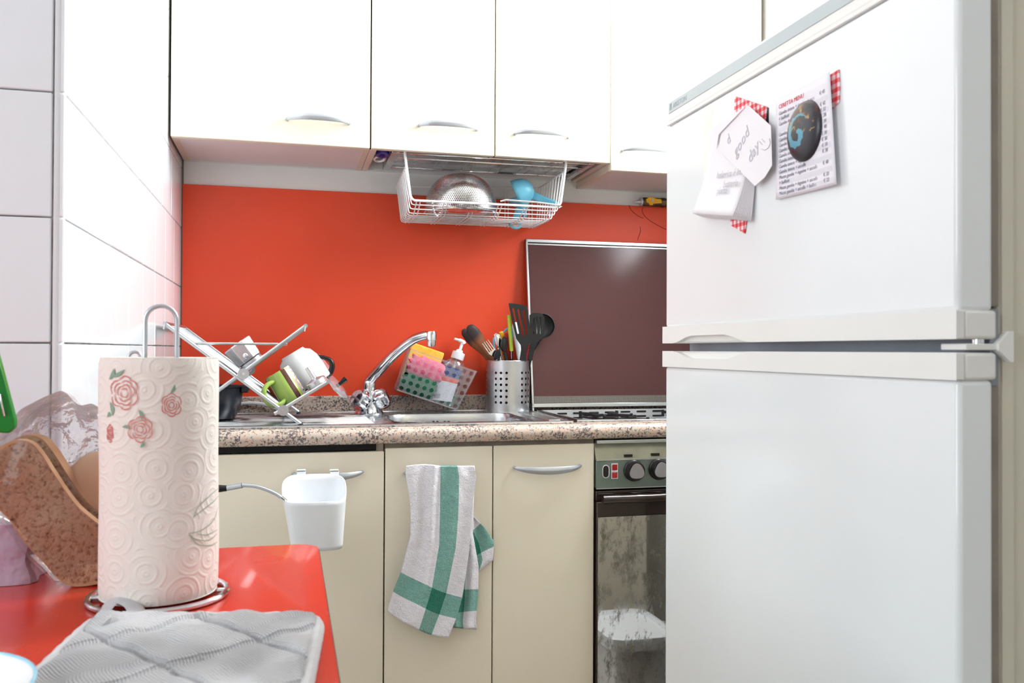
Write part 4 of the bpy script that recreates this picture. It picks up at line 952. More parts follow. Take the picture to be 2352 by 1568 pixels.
# saucer at the lower left
sx_, sy_ = -.2385, .634
sc = thing('bowl', (sx_, sy_, ZB2), 'small white bowl with light blue rim at bottom left corner', 'bowl')
MB().lathe([(0, 0), (.035, 0), (.038, .002), (.06, .014), (.0765, .0265), (.078, .0275), (.076, .0275), (.058, .0185), (.045, .011), (.03, .008), (0, .0075)], Matrix.Translation((sx_, sy_, ZB2)), 64).build('body', M['china'], sc)
MB().tube([(sx_ + .0775 * cos(a), sy_ + .0775 * sin(a), ZB2 + .0272) for a in [i * 2 * pi / 64 for i in range(64)]], .0014, 8, closed=True).build('rim_line', M['blueline'], sc)
M['bowlbrown'] = mat('brown_bowl_centre', (120, 92, 66), .3, cv=(30, (150, 110, 70)))
MB().lathe([(0, .0085), (.034, .0095), (.040, .0102)], Matrix.Translation((sx_, sy_, ZB2)), 40).build('brown_disc', M['bowlbrown'], sc)  # brown disc in the bottom of the bowl

# quilted pot holder
qa, qb = Vector((-.1585 * 1.03, .825 * 1.03)), Vector((.030 * 1.03, .778 * 1.03)); qd = Vector((-.0132, -.134)).normalized() * .2
ph = thing('pot_holder', (-.06, .75, ZB2), 'grey quilted cotton pot holder lying on the red table', 'pot holder')
def qpt(u, v):
    # rounded square
    x, y = 2 * u - 1, 2 * v - 1; m_ = max(abs(x), abs(y)); 
    if m_ > 1e-6:
        l = sqrt(x * x + y * y); e = 9; rr = (abs(x / l) ** e + abs(y / l) ** e) ** (-1 / e); x, y = x / l * m_ * rr, y / l * m_ * rr
    u, v = (x + 1) / 2, (y + 1) / 2
    return qa * (1 - u) + qb * u + qd * v, u, v
def quilt(u, v):
    p, u, v = qpt(u, v); edge = min(u, v, 1 - u, 1 - v); s_ = 3.2
    g1_ = abs(((u + v) * s_ * .5 + .12) % 1 - .5) * 2; g2_ = abs(((u - v) * s_ * .5 + .37) % 1 - .5) * 2
    gr = max(math.exp(-((1 - g1_) / .07) ** 2), math.exp(-((1 - g2_) / .07) ** 2))
    h = .0085 + .0055 * (1 - gr) + .0012 * sin(u * 21 + 3 * v) * sin(v * 17) - .001 * gr + .0012 * sin((u * 30 + sin(v * 9) * 2))
    h *= min(1, (edge / .03)) ** .4 if edge < .03 else 1
    return Vector((p.x, p.y, ZB2 + max(.001, h)))
b = MB().grid(quilt, 150, 150); 
o = b.build('quilted_pad', M['waffle'], ph); 
MB().grid(lambda u, v: Vector((*qpt(u, v)[0], ZB2 + .0008)), 10, 10).build('backing', M['wafflebind'], ph)
pts = []
for i in range(120):
    t = i / 120 * 4; s_ = int(t); f = t - s_; u, v = [(f, 0), (1, f), (1 - f, 1), (0, 1 - f)][s_]; p, _, _ = qpt(u, v); pts.append((p.x, p.y, ZB2 + .0062 + .0006 * sin(i * 1.9)))
MB().tube(pts, .0052, 10, closed=True).build('binding', M['wafflebind'], ph)
lp = [PZ(238, 1440, -.236), PY(236, 1420, .86), PY(248, 1392, .87), PY(270, 1378, .875), PY(298, 1386, .87), PY(314, 1404, .86), PY(316, 1436, .84)]
MB().tube(bez(lp, 6), .0095, 8, flat=.2, n0=(0.1, 1, .2)).build('hanging_loop', M['wafflebind'], ph)

# ------------------------------------------------------------------ hanging bin on the left base door, gas lighter
hb_ = thing('hanging_bin', (.055, 1.82, CZ - .40), 'white plastic bin hooked over base cabinet door handle', 'bin')
def hbf(u, v, z_=None):
    a = 2 * pi * u; cx = .0545 + .007 * v; hw = .0625 - .013 * v; dp = .088 - .026 * v
    c, s = cos(a), sin(a); e = 3.2; rr = (abs(c) ** e + abs(s) ** e) ** (-1 / e); x = cx + hw * rr * c; yy = (1 - rr * s) / 2      # yy 0 back .. 1 front
    y = 1.846 - dp * yy; zt_ = CZ - .2575 - .043 * min(1, max(0, yy * 1.15 - .05)); zb_ = CZ - .402
    return Vector((x, y, zt_ + (zb_ - zt_) * v))
b = MB().grid(hbf, 64, 12, cu=True); b.grid(lambda u, v: hbf(u, 1) * (1 - v) + Vector((.0615, 1.815, CZ - .404)) * v, 64, 3, cu=True)
b.build('bucket', M['white'], hb_, solid=.002)
for px in (692, 768):
    c = PY(px, 1084, 1.85); MB().box((c.x - .009, 1.846, c.z - .012), (c.x + .009, 1.849, c.z + .004)).box((c.x - .009, 1.846, c.z + .001), (c.x + .009, 1.868, c.z + .004)).build('hook', M['white'], hb_, bevel=.0008)
gl_ = thing('gas_lighter', PY(560, 1120, 1.79), 'long flexible-neck metal lighter resting with its tip in the white bin', 'lighter')
ln = bez([PY(556, 1114, 1.79), PY(585, 1116, 1.785), PY(612, 1124, 1.782), PY(634, 1134, 1.78), PY(646, 1142, 1.778)], 9)
MB().tube(ln, [.0036 + .0003 * (i % 2) for i in range(len(ln))], 10).build('flexible_neck', M['satin'], gl_)
MB().tube([PY(646, 1142, 1.778), PY(658, 1151, 1.776)], .0036, 10).build('tip', M['chrome'], gl_)
MB().tube([PY(520, 1121, 1.80), PY(556, 1114.5, 1.79)], .0054, 12).build('neck_sleeve', M['satin'], gl_)
MB().tube([PY(430, 1122, 1.80), PY(470, 1123, 1.80), PY(521, 1121, 1.80)], [.011, .010, .0058], 12).build('grip', M['black'], gl_)

# ------------------------------------------------------------------ tea towel
tw = thing('tea_towel', (.3, 1.855, CZ - .25), 'white and green checked tea towel draped over sink cabinet handle', 'towel')
VL = [0, .06, .3, .5, .72, .84, 1]
LX = [933, 931, 940, 941, 922, 905, 892]; LY = [1070, 1088, 1160, 1230, 1314, 1358, 1404]
RX = [1090, 1094, 1086, 1079, 1061, 1047, 1028]; RY = [1069, 1096, 1180, 1265, 1372, 1420, 1464]
def towf(u, v):
    w = max(0, v); lx, ly, rx_, ry_ = (interp(VL, q, w) for q in (LX, LY, RX, RY))
    sag = 12 * sin(pi * u) * w ** 2 * (1 if w > .6 else w / .6) - 5 * sin(pi * min(1, u * 2)) * (1 - w) * .8
    px = lx + (rx_ - lx) * u + 3 * sin(u * 9 + 1) * sin(w * 5); py = ly + (ry_ - ly) * u + sag
    fold = .0105 * math.exp(-((u - .32 - .1 * (1 - w)) / .09) ** 2) * (1 - .5 * w) + .005 * sin(u * 11 + w * 3.0) * (.4 + .6 * w) + .0020 * sin(u * 19 + 4 * w) * (1 - w * .6) - .007 * math.exp(-((u - .47 + .08 * w) / .035) ** 2) * (1 - w)
    Y = 1.8465 - fold + .010 * w
    if v < 0: return PY(px, py + 3 * (-v) * 100 * .3, Y) + Vector((0, -v * .25, 0))
    return PY(px, py, Y)
b = MB().grid(lambda u, v: towf(u, v * 1.06 - .06), 70, 80)
b.uv = [[(x, y * 1.06 - .06) for x, y in f] for f in b.uv]
b.build('front_layer', M['teatowel'], tw, solid=.0012)
def bil(rows, n_u, n_v, Yf, uvf, name):
    vs_ = [r[0] for r in rows]
    def fn(u, v):
        l = [interp(vs_, [r[1][k_] for r in rows], v) for k_ in (0, 1)]; r_ = [interp(vs_, [r[2][k_] for r in rows], v) for k_ in (0, 1)]
        return PY(l[0] + (r_[0] - l[0]) * u, l[1] + (r_[1] - l[1]) * u, Yf(u, v))
    b = MB().grid(fn, n_u, n_v); b.uv = [[uvf(x, y) for x, y in f] for f in b.uv]; return b.build(name, M['teatowel'], tw, solid=.0012)
bil([(0, (1040, 1090), (1090, 1090)), (.4, (1050, 1225), (1086, 1225)), (.6, (1045, 1290), (1099, 1300)), (.8, (1042, 1375), (1098, 1370)), (.93, (1038, 1430), (1093, 1425)), (1, (1040, 1441), (1095, 1446))],
    20, 40, lambda u, v: 1.866 + .004 * sin(u * 12 + 3 * v) * (.5 + v * .5), lambda x, y: (.6 + .33 * x, y * .96), 'back_layer')
bil([(0, (1083, 1182), (1086, 1184)), (.3, (1080, 1215), (1112, 1210)), (.55, (1080, 1245), (1135, 1243)), (.8, (1086, 1285), (1132, 1287)), (1, (1092, 1316), (1100, 1313))],
    16, 24, lambda u, v: 1.872 - .003 * sin(u * 7 + v * 4), lambda x, y: (.58 + .3 * (x * .9 + (1 - y) * .6), .62 + .36 * (y * .8 + .12 * x)), 'corner_flap')

# ------------------------------------------------------------------ folding dish rack
RY1, RY2 = 1.912, 2.275
rk = thing('dish_rack', (-.07, 2.1, zt), 'folding aluminium dish rack with crossed slatted shelves on the drainboard', 'dish rack')
def rp(px, py): p = PY(px, py, RY1); return Vector((p.x, 0, p.z))
def leg(a, c, y, name='side_rail', r=.0042): MB().tube([a + Vector((0, y, 0)), c + Vector((0, y, 0))], r, 10).build(name, M['alu'], rk)
def slats(a, c, n, off, name):
    d = (c - a).normalized(); nn = Vector((-d.z, 0, d.x)) * off; M.setdefault('slat', mat('slat_aluminium', (168, 172, 176), .45, .8, nb=(250, .05)))
    for i in range(n):
        y = RY1 + .012 + (RY2 - RY1 - .024) * i / (n - 1); MB().tube([a + nn + Vector((0, y, 0)), c + nn + Vector((0, y, 0))], .0022, 6).build(name, M['slat'], rk)
A1, A2 = rp(379, 743), rp(690, 977); B1, B2_ = rp(555, 857), rp(702, 748); C1, C2_ = rp(646, 941), rp(754, 876); D2 = rp(455, 935)
footz = zt + .004
A2.z = max(A2.z, footz)
for y in (RY1, RY2):
    leg(A1, A2, y); leg(B1, B2_, y); leg(C1, C2_, y); 
    e = B1 + (B1 - B2_).normalized() * ((B1.z - footz) / (B2_.z - B1.z) * (B2_ - B1).length); leg(B1, e, y)
    e2 = C1 + (C1 - C2_).normalized() * .016; leg(C1, e2, y)
    for q in (A2, e): MB().tube([q + Vector((0, y, 0)), q + Vector((0, y, 0)) + (A2 - A1).normalized() * .001 + Vector((0, 0, -.0035))], .0052, 10).build('rubber_foot', M['foot'], rk)
    for q in (B1, C1): MB().tube([q + Vector((.004, y - .006, -.001)), q + Vector((.004, y - .003, -.001))], .0115, 20).build('hinge_disc', M['alu'], rk)
    for q in (B1, C1): MB().tube([q + Vector((.004, y - .009, -.001)), q + Vector((.004, y - .002, -.001))], .003, 10).build('rivet', M['chrome'], rk)
for q in (B1, C1): MB().tube([q + Vector((.004, RY1, -.001)), q + Vector((.004, RY2, -.001))], .0034, 10).build('hinge_bar', M['alu'], rk)
for q in (A1, B2_, C2_): MB().tube([q + Vector((0, RY1 - .004, 0)), q + Vector((0, RY2 + .004, 0))], .0044, 10).build('end_bar', M['alu'], rk)
slats(A1, A1 + (A2 - A1) * .88, 26, -.002, 'slat'); slats(B1, B2_, 26, -.003, 'slat'); slats(C1, C2_, 26, -.003, 'slat')
ha, hc = rp(432, 788), rp(660, 790)
for y in (RY1 + .02,): MB().tube([ha + Vector((0, y, 0)), hc + Vector((0, y, 0))], .0028, 10).build('stay_bar', M['alu'], rk)
for q in (A1, B2_): MB().tube([q + Vector((0, RY1 - .003, 0)), q + Vector((-.002, RY1 - .004, -.012))], .0016, 6).build('stay_hook', M['alu'], rk)
t1 = (B2_ - B1).normalized(); n1 = Vector((-t1.z, 0, t1.x)); t2 = (C2_ - C1).normalized(); n2 = Vector((-t2.z, 0, t2.x))
def seat(q, t, n, s, y, off=.002): return frame(q + t * s + n * off + Vector((0, y, 0)), t, Vector((0, 1, 0)) * 1) if False else Matrix((t, -Vector((0, 1, 0)) * -1, n)).transposed().to_4x4()
def onshelf(q, t, n, s, y, off=.0015):
    yv = n.cross(t); m_ = Matrix((t, yv, n)).transposed().to_4x4(); m_.translation = q + t * s + n * off + Vector((0, y, 0)); return m_
# moka base
Mm = onshelf(B1, t1, n1, .026, 2.0)
mk = thing('moka_pot', Mm.translation, 'octagonal aluminium moka pot base drying upside down on upper shelf', 'moka pot')
MB().lathe([(0, .0), (.027, .0), (.0275, .004), (.0275, .010)], Mm, 32).build('threaded_ring', M['moka'], mk)
MB().lathe([(.024, .010), (.0295, .012), (.031, .018), (.035, .054), (.033, .0565), (.0, .0565)], Mm, 8, off=pi / 8).build('chamber', M['moka'], mk, smooth=False, bevel=.0012)
vd = Vector((-.28, -.93, .12)).normalized(); vc = Mm @ Vector((0, 0, .030)) + (Mm.to_3x3() @ Vector((.012, 0, 0))) ; 
loc = Mm.inverted().to_3x3() @ vd; loc.z = 0; loc.normalize(); a_ = round((atan2(loc.y, loc.x)) / (pi / 4)) * pi / 4; ld_ = Vector((cos(a_), sin(a_), 0)); vp = Mm @ (ld_ * .030 + Vector((0, 0, .024)))
dirw = (Mm.to_3x3() @ ld_).normalized(); Mv = frame(vp, n1, dirw.cross(n1)); 
MB().lathe([(0, .008), (.002, .008), (.0025, .006), (.0042, .0055), (.0045, .001), (.006, .0), (0, -.001)], Mv, 12).build('safety_valve', M['chrome'], mk)
# dark pot under the rack
px_, py_ = -.172, 2.09
pt = thing('cooking_pot', (px_, py_, zt), 'dark grey enamel pot under the dish rack behind the kitchen roll', 'pot')
MB().lathe([(0, .0), (.045, .0), (.058, .006), (.068, .025), (.0735, .055), (.0745, .074), (.079, .0765), (.079, .079), (.073, .078), (.071, .056), (.066, .028), (.05, .006), (0, .004)], Matrix.Translation((px_, py_, zt + .0005)), 48).build('body', M['potgrey'], pt)
MB().box((px_ + .070, py_ - .03, zt + .064), (px_ + .088, py_ + .02, zt + .0775)).build('side_grip', M['potgrey'], pt, bevel=.003)
# green mug
Mg = onshelf(C1, t2, n2, .033, 1.975) @ Matrix.Rotation(radians(0), 4, 'Z')
mu = thing('mug', Mg.translation, 'green mug with brown stripe and flower pattern upside down on lower shelf', 'mug')
MB().lathe([(.0285, 0), (.0292, .002), (.0292, .03), (.0285, .066), (.027, .071), (.0, .0715)], Mg @ Matrix.Rotation(radians(104), 4, 'Z'), 64).build('body', M['mugdeco'], mu, solid=0)
MB().lathe([(.0285, 0), (.0265, .001), (.0262, .06), (0, .062)], Mg, 48).build('inside', M['china'], mu)
hp = [(-.018, -.020, .010), (-.030, -.029, .008), (-.045, -.036, .016), (-.050, -.038, .032), (-.044, -.036, .050), (-.031, -.029, .058), (-.017, -.020, .057)]
MB().tube(bez([Mg @ Vector(p) for p in hp], 6), .0066, 12, flat=.8).build('handle', M['mug'], mu)
# large white bowl behind
Mw = onshelf(C1, t2, n2, .082, 2.125)
bw = MB().lathe([(.0475, 0), (.0495, .003), (.0495, .035), (.047, .058), (.040, .076), (.030, .083), (.028, .088), (.0, .0885)], Mw, 56)
bo = tag(bw.build('white_bowl', M['china'], solid=.002), 'big white china bowl upside down on the lower rack shelf', 'bowl')
Mo = onshelf(C1, t2, n2, .026, 2.17)
tag(MB().lathe([(.030, 0), (.031, .004), (.036, .03), (.036, .052), (.030, .066), (0, .068)], Mo, 40).build('orange_cup', M['orange'], solid=.0015), 'orange plastic cup peeking out behind the white bowl', 'cup')
# funnel filter of the moka
Mf = onshelf(C1, t2, n2, .092, 1.955)
fn_ = MB().lathe([(.0215, 0), (.0225, .001), (.0225, .012), (.0205, .0135), (.0065, .018), (.0055, .022), (.005, .046), (.0045, .046)], Mf, 32)
tag(fn_.build('moka_funnel', M['moka'], solid=.0008), 'aluminium moka funnel filter upside down beside the green mug', 'funnel')
# moka top with open lid
mt_ = thing('moka_pot', PY(735, 850, 2.13), 'moka pot top with black handle and open knobbed lid', 'moka pot')
Mt = frame(PY(741, 886, 2.13), t2, Vector((0, 1, 0))); Mt = onshelf(C1, t2, n2, .112, 2.17)
MB().lathe([(.030, .0), (.031, .002), (.027, .030), (.024, .050), (.0245, .053), (.020, .055), (0, .055)], Mt, 8).build('chamber', M['moka'], mt_, smooth=False, bevel=.0008)
hpts = [(719, 815), (730, 818), (748, 822), (760, 829), (763, 842), (757, 857), (744, 860), (735, 857)]
MB().tube(bez([PY(x, y, 2.125) for x, y in hpts], 6), [interp([0, .15, .5, .85, 1], [.0046, .0042, .0062, .0075, .0055], i / 42) for i in range(43)], 12).build('handle', M['black'], mt_)
lc = PY(775, 886, 2.125); ldr = (PY(800, 914, 2.125) - PY(750, 855, 2.125)).normalized(); lnrm = Vector((-ldr.z, 0, ldr.x)); lnrm = lnrm if lnrm.z > 0 else -lnrm
Ml_ = frame(lc, ldr, Vector((0, 1, 0))); 
if Ml_.to_3x3().col[2].dot(lnrm) < 0: Ml_ = frame(lc, ldr, Vector((0, -1, 0)))
MB().lathe([(.036, -.003), (.035, .0), (.022, .0035), (0, .006)], Ml_ @ Matrix.Rotation(.3, 4, 'X'), 8).build('lid', M['moka'], mt_, smooth=False, solid=.0012)
MB().lathe([(0, .0), (.0045, .0), (.0042, .006), (.0072, .018), (.0065, .0205), (0, .021)], Ml_ @ Matrix.Translation((.0, 0, .006)), 16).build('lid_knob', M['black'], mt_)
MB().tube([PY(738, 862, 2.125), PY(746, 855, 2.12), PY(752, 862, 2.12)], .004, 10).build('lid_hinge', M['moka'], mt_)
tag(MB().tube(bez([PY(545, 928, 2.31), PY(575, 925, 2.31), PY(610, 929, 2.31), PY(640, 941, 2.31)], 5), .004, 8, flat=.5, n0=(0, 0, 1)).build('paper_scrap', M['wirewhite']), 'pale flat strip lying against the granite upstand behind the rack', 'strip')

# ------------------------------------------------------------------ clear caddy with washing things
YCd = 2.235
BL, BR, TL = PY(911, 896, YCd), PY(1050, 942, YCd), PY(940, 800, YCd)
ex = (BR - BL).normalized(); ez = Vector((-ex.z, 0, ex.x)); Wd = (BR - BL).length; Hd = (TL - BL).dot(ez)
Mc = Matrix((ex, Vector((0, 1, 0)), ez)).transposed().to_4x4(); Mc.translation = BL          # local x right, y to the wall, z up along the caddy
cdy = thing('sink_caddy', BL, 'tilted clear plastic caddy with round holes behind the faucet', 'caddy')
D_ = .066; fl = .0185
def wf(x, z): return x * (1 + .10 * z / Hd)
b = MB(); nu_, nv_ = 9, 6; du_, dv_ = Wd / nu_, Hd / nv_
b.perf(lambda u, v: Mc @ Vector((wf(u, v), 0, v)), 0, 0, du_, dv_, lambda i, j: True, nu_, nv_, .0060, 16)
b.build('front_wall', M['caddy'], cdy, smooth=False)
b = MB(); b.grid(lambda u, v: Mc @ Vector((wf(u * Wd, v * Hd), D_, v * Hd)), 2, 2); b.grid(lambda u, v: Mc @ Vector((0, u * D_, v * Hd)), 2, 2); b.grid(lambda u, v: Mc @ Vector((wf(Wd, v * Hd), u * D_, v * Hd)), 2, 2); b.grid(lambda u, v: Mc @ Vector((u * Wd, v * D_, 0)), 2, 2)
b.build('walls', M['caddy'], cdy, solid=.0012)
b = MB(); tw_ = wf(Wd, Hd); b.tube([Mc @ Vector(p) for p in ((-.001, -.001, Hd), (tw_ + .001, -.001, Hd), (tw_ + .001, D_, Hd), (-.001, D_, Hd))], .0016, 8, closed=True)
b.build('rim', M['bottle'], cdy)
for (zr) in (0,): MB().tube([Mc @ Vector(p) for p in ((0, 0, .001), (Wd, 0, .001), (Wd, D_, .001), (0, D_, .001))], .0018, 8, closed=True).build('base_edge', M['bottle'], cdy)
for j in range(nv_):
    for i in range(nu_):
        cu_, cv_ = (i + .5) * du_, (j + .5) * dv_
        MB().tube([Mc @ Vector((wf(cu_, cv_) + .0062 * cos(a), -.0009, cv_ + .0060 * sin(a))) for a in [q_ * 2 * pi / 16 for q_ in range(16)]], .0005, 4, closed=True).build('hole_rim', M['bottle'], cdy)
def lbox(a, c): b = MB(); b.box(a, c, Mc); return b
def lump(cx, cy, cz, hx, hy, hz_, seed, m_, name, amp=.12, e=4):
    rnd = random.Random(seed); ph_ = [(rnd.uniform(2, 7), rnd.uniform(2, 7), rnd.uniform(0, 6)) for _ in range(6)]
    def fn(u, v):
        a = 2 * pi * u; t = pi * v; d = Vector((cos(a) * sin(t), sin(a) * sin(t), cos(t))); rr = (abs(d.x) ** e + abs(d.y) ** e + abs(d.z) ** e) ** (-1 / e)
        k_ = rr * (1 + amp * sum(sin(d.x * p * 2 + d.z * q * 2 + r_) for p, q, r_ in ph_) / 3)
        return Mc @ Vector((cx + hx * d.x * k_, cy + hy * min(1, k_) * d.y, cz + hz_ * d.z * k_))
    return MB().grid(fn, 36, 24, cu=True).build(name, m_)
tag(lbox((.004, .040, .030), (.094, .056, .132)).build('cleaning_sponge', M['sponge_y'], bevel=.004, seg=3), 'yellow sponge standing at the back of the clear caddy', 'sponge')
tag(lbox((.006, .040, .028), (.030, .060, .075)).build('cleaning_sponge', M['sponge_y'], bevel=.004, seg=3), 'small yellow sponge end low at the caddy left side', 'sponge')
tag(lump(.058, .022, .078, .050, .014, .026, 3, M['pink'], 'cleaning_cloth'), 'crumpled pink cloth in the upper part of clear caddy', 'cloth')
tag(lump(.052, .020, .028, .048, .014, .024, 8, M['greencloth'], 'scouring_pad', .08), 'dark green scouring pad at bottom left of caddy', 'scourer')
bt = thing('soap_bottle', Mc @ Vector((.13, .03, .003)), 'clear soap pump bottle with green soap in the caddy', 'bottle')
Mbt = Mc @ Matrix.Translation((.128, .031, .003)); bw_, bd_ = .033, .019
def obod(z0, prof, name, m_): return MB().lathe(prof, Mbt, 40, sx=1, sy=bd_ / bw_).build(name, m_, bt)
obod(0, [(0, .001), (.030, .001), (.033, .006), (.0335, .05), (.033, .09), (.031, .102), (.022, .118), (.011, .124), (.010, .130)], 'body', M['bottle'])
obod(0, [(0, .003), (.029, .003), (.0315, .008), (.0318, .030), (0, .0305)], 'liquid_soap', M['greensoap'])
MB().tube([Mbt @ Vector((0, 0, .01)), Mbt @ Vector((0, 0, .125))], .003, 8).build('dip_tube', M['white'], bt)
MB().lathe([(0, .124), (.0165, .124), (.017, .126), (.0168, .143), (.0095, .1445), (.008, .150), (0, .150)], Mbt, 28).build('collar', M['white'], bt)
MB().tube([Mbt @ Vector((0, 0, .148)), Mbt @ Vector((0.0005, 0, .170))], .0042, 12).build('pump_stem', M['white'], bt)
MB().tube(bez([Mbt @ Vector(p) for p in ((.005, 0, .168), (-.001, 0, .173), (-.012, -.002, .1735), (-.024, -.004, .1725))], 4), [.0066] * 4 + [.0052] * 4 + [.0034] * 5, 12).build('nozzle', M['white'], bt)
def labf(u, v):
    a = -pi / 2 + (u - .5) * 1.75 - .25; z_ = .006 + .094 * v + .012 * (1 - v) * (u - .4); return Mbt @ Vector((.0342 * cos(a), .0342 * bd_ / bw_ * sin(a), z_))
b = MB().grid(labf, 14, 8); b.build('label_sticker', M['label'], bt)
bars = MB()
for i in range(14):
    u = .10 + i * .022
    bars.grid(lambda a, c, u=u: labf(u + a * (.006 + .006 * (i % 3)), .06 + c * .13) + Vector((0, -.0005, 0)), 1, 2)
bars.build('barcode', M['inkdark'], bt)

# ------------------------------------------------------------------ utensil holder with cutlery
uc = Vector((.5715, 2.262, zt)); uR, uH = .0585, .1345
uh = thing('utensil_holder', uc, 'perforated stainless steel utensil holder beside the cooktop lid', 'holder')
cols = 42; du_ = 2 * pi * uR / cols; dv_ = .0165
def cylf(u, v): a = u / uR; return Vector((uc.x + uR * cos(a), uc.y + uR * sin(a), uc.z + v))
face = atan2(-uc.y, -uc.x); base_i = face / (2 * pi) * cols
def isn(i, j):
    k_ = (i - round(base_i) + 2) % 6
    return k_ not in (3, 4, 5) if False else (i * 2 % 12) in (0, 4, 8) or False
b = MB()
# groups of three holes and a blank, cell width ~9 mm
cols = 25; du_ = 2 * pi * uR / cols; ph0 = (face - radians(32 + 7.2)) * uR
b.perf(cylf, ph0, .018, du_, .0155, lambda i, j: (i % 5) < 3, cols, 6, .0034, 16)
b.grid(lambda u, v: cylf(u * 2 * pi * uR, v * .018), 80, 1, cu=True); b.grid(lambda u, v: cylf(u * 2 * pi * uR, .018 + 6 * .0155 + v * (uH - .018 - 6 * .0155)), 80, 1, cu=True)
b.build('perforated_wall', M['holder'], uh, merge=True)
MB().tube([Vector((uc.x + uR * cos(a), uc.y + uR * sin(a), uc.z + uH)) for a in [i * 2 * pi / 64 for i in range(64)]], .0012, 8, closed=True).build('top_rim', M['chrome'], uh)
MB().lathe([(0, .001), (uR - .001, .001), (uR, .0)], Matrix.Translation(uc), 48).build('base', M['holder'], uh)
def UP(px, py, Y=2.25): return PY(px, py, Y)
def flat(pxs, Y): return [(p.x, p.z) for p in (PY(x, y, Y) for x, y in pxs)]
VM = lambda Y: Matrix(((1, 0, 0, 0), (0, 0, -1, Y), (0, 1, 0, 0), (0, 0, 0, 1)))
def foot(dx, dy=0): return Vector((uc.x + dx * 1.5, uc.y + dy * 1.5, uc.z + .006))
# slotted turner
Y = 2.215
tu = thing('turner', foot(.02), 'black slotted nylon turner standing tallest in the utensil holder', 'utensil')
slot = lambda a, c, w: [(a[0] - w, a[1]), (a[0], a[1] - w), (a[0] + w, a[1]), (c[0] + w, c[1]), (c[0], c[1] + w), (c[0] - w, c[1])]
sh = [(1168, 697), (1171, 696), (1190, 698), (1205, 701), (1211, 707), (1216, 745), (1222, 783), (1213, 793), (1209, 806), (1208, 830), (1193, 830), (1197, 802), (1196, 792), (1186, 778), (1180, 752), (1174, 725)]
shape2d('blade', [flat(sh, Y), flat(slot((1178.5, 709), (1190, 765), 2.3), Y), flat(slot((1190.5, 711), (1201, 770), 2.3), Y), flat(slot((1202.5, 714), (1209.5, 768), 2.3), Y)], VM(Y), .0022, M['blacknylon'], tu)
MB().tube([PY(1201, 826, Y), foot(.01, -.02)], .006, 10, flat=.6).build('handle', M['blacknylon'], tu)
# ladle
Y = 2.262
la = thing('ladle', foot(.03, .02), 'round black nylon ladle leaning right in the utensil holder', 'utensil')
lc = PY(1246, 748, Y - .01); Ml_ = frame(lc, (1, 0, .1), (0, .15, 1))
MB().lathe([(.0335, .004), (.0325, .004), (.031, -.002), (.024, -.008), (.012, -.011), (0, -.012)], Ml_, 36).build('bowl', M['blacknylon'], la, solid=.0016)
MB().tube([PY(1236, 776, Y), PY(1222, 805, Y), foot(.02, .02)], [.010, .006, .005], 10, flat=.6, n0=(1, 0, 0)).build('handle', M['blacknylon'], la)
Y = 2.236
ss = thing('slotted_spoon', foot(.03), 'black slotted spoon in front of the round black ladle', 'utensil')
o_ = [(1216, 724), (1222, 719), (1235, 718), (1246, 721), (1251, 730), (1250, 765), (1244, 777), (1234, 786), (1228, 800), (1222, 828), (1212, 828), (1216, 800), (1219, 780)]
shape2d('spoon_head', [flat(o_, Y)] + [flat(slot((x, 728), (x, 766), 1.4), Y) for x in (1226, 1233, 1241)], VM(Y), .0022, M['blacknylon'], ss)
MB().tube([PY(1217, 826, Y), foot(.02, -.005)], .005, 10).build('handle', M['blacknylon'], ss)
def spoon(name, head, stem, w, mt, label, fdx, fdy, Y, fl_=.3, cat='spoon', rs=None):
    t = thing(name, foot(fdx, fdy), label, cat); h = bez([PY(x, y, Y) for x, y in head], 5); n = len(h)
    MB().tube(h, [max(.0009, w * sqrt(max(0, sin(pi * min(1, (i + .35) / (n - .3)))))) for i in range(n)], 14, flat=fl_, n0=(1, 0, .6)).build('head', mt, t)
    MB().tube([h[-1]] + [PY(x, y, Y) for x, y in stem] + [foot(fdx, fdy)], .0052, 10, flat=.7, n0=(1, 0, .5)).build('handle', mt, t); return t
def wspoon(pts, Y, label, fdx, fdy):
    t = thing('wooden_spoon', foot(fdx, fdy), label, 'spoon'); h = bez([PY(x, y, Y) for x, y, _ in pts], 6); n = len(h)
    ks = [k_ / (len(pts) - 1) for k_ in range(len(pts))]; rs = [r_ * 2.3 / F for _, _, r_ in pts]
    MB().tube(h, [interp(ks, rs, i / (n - 1)) for i in range(n)], 16, flat=.35, n0=(1, 0, 1)).build('head', M['wood'], t)
    MB().tube([h[-1], foot(fdx, fdy)], .0042, 10).build('handle', M['wood'], t)
wspoon([(1064, 756, 4), (1068, 762, 10), (1075, 770, 12), (1086, 785, 11), (1098, 797, 9), (1112, 811, 7), (1124, 829, 6)], 2.29, 'rear scorched wooden spoon leaning left behind the other', .0, .02)
wspoon([(1073, 750, 3), (1079, 754, 12), (1088, 764, 14.5), (1099, 778, 14), (1110, 793, 10), (1122, 810, 7), (1137, 830, 6)], 2.262, 'front wooden spoon with burnt black bowl leaning left', .01, .0)
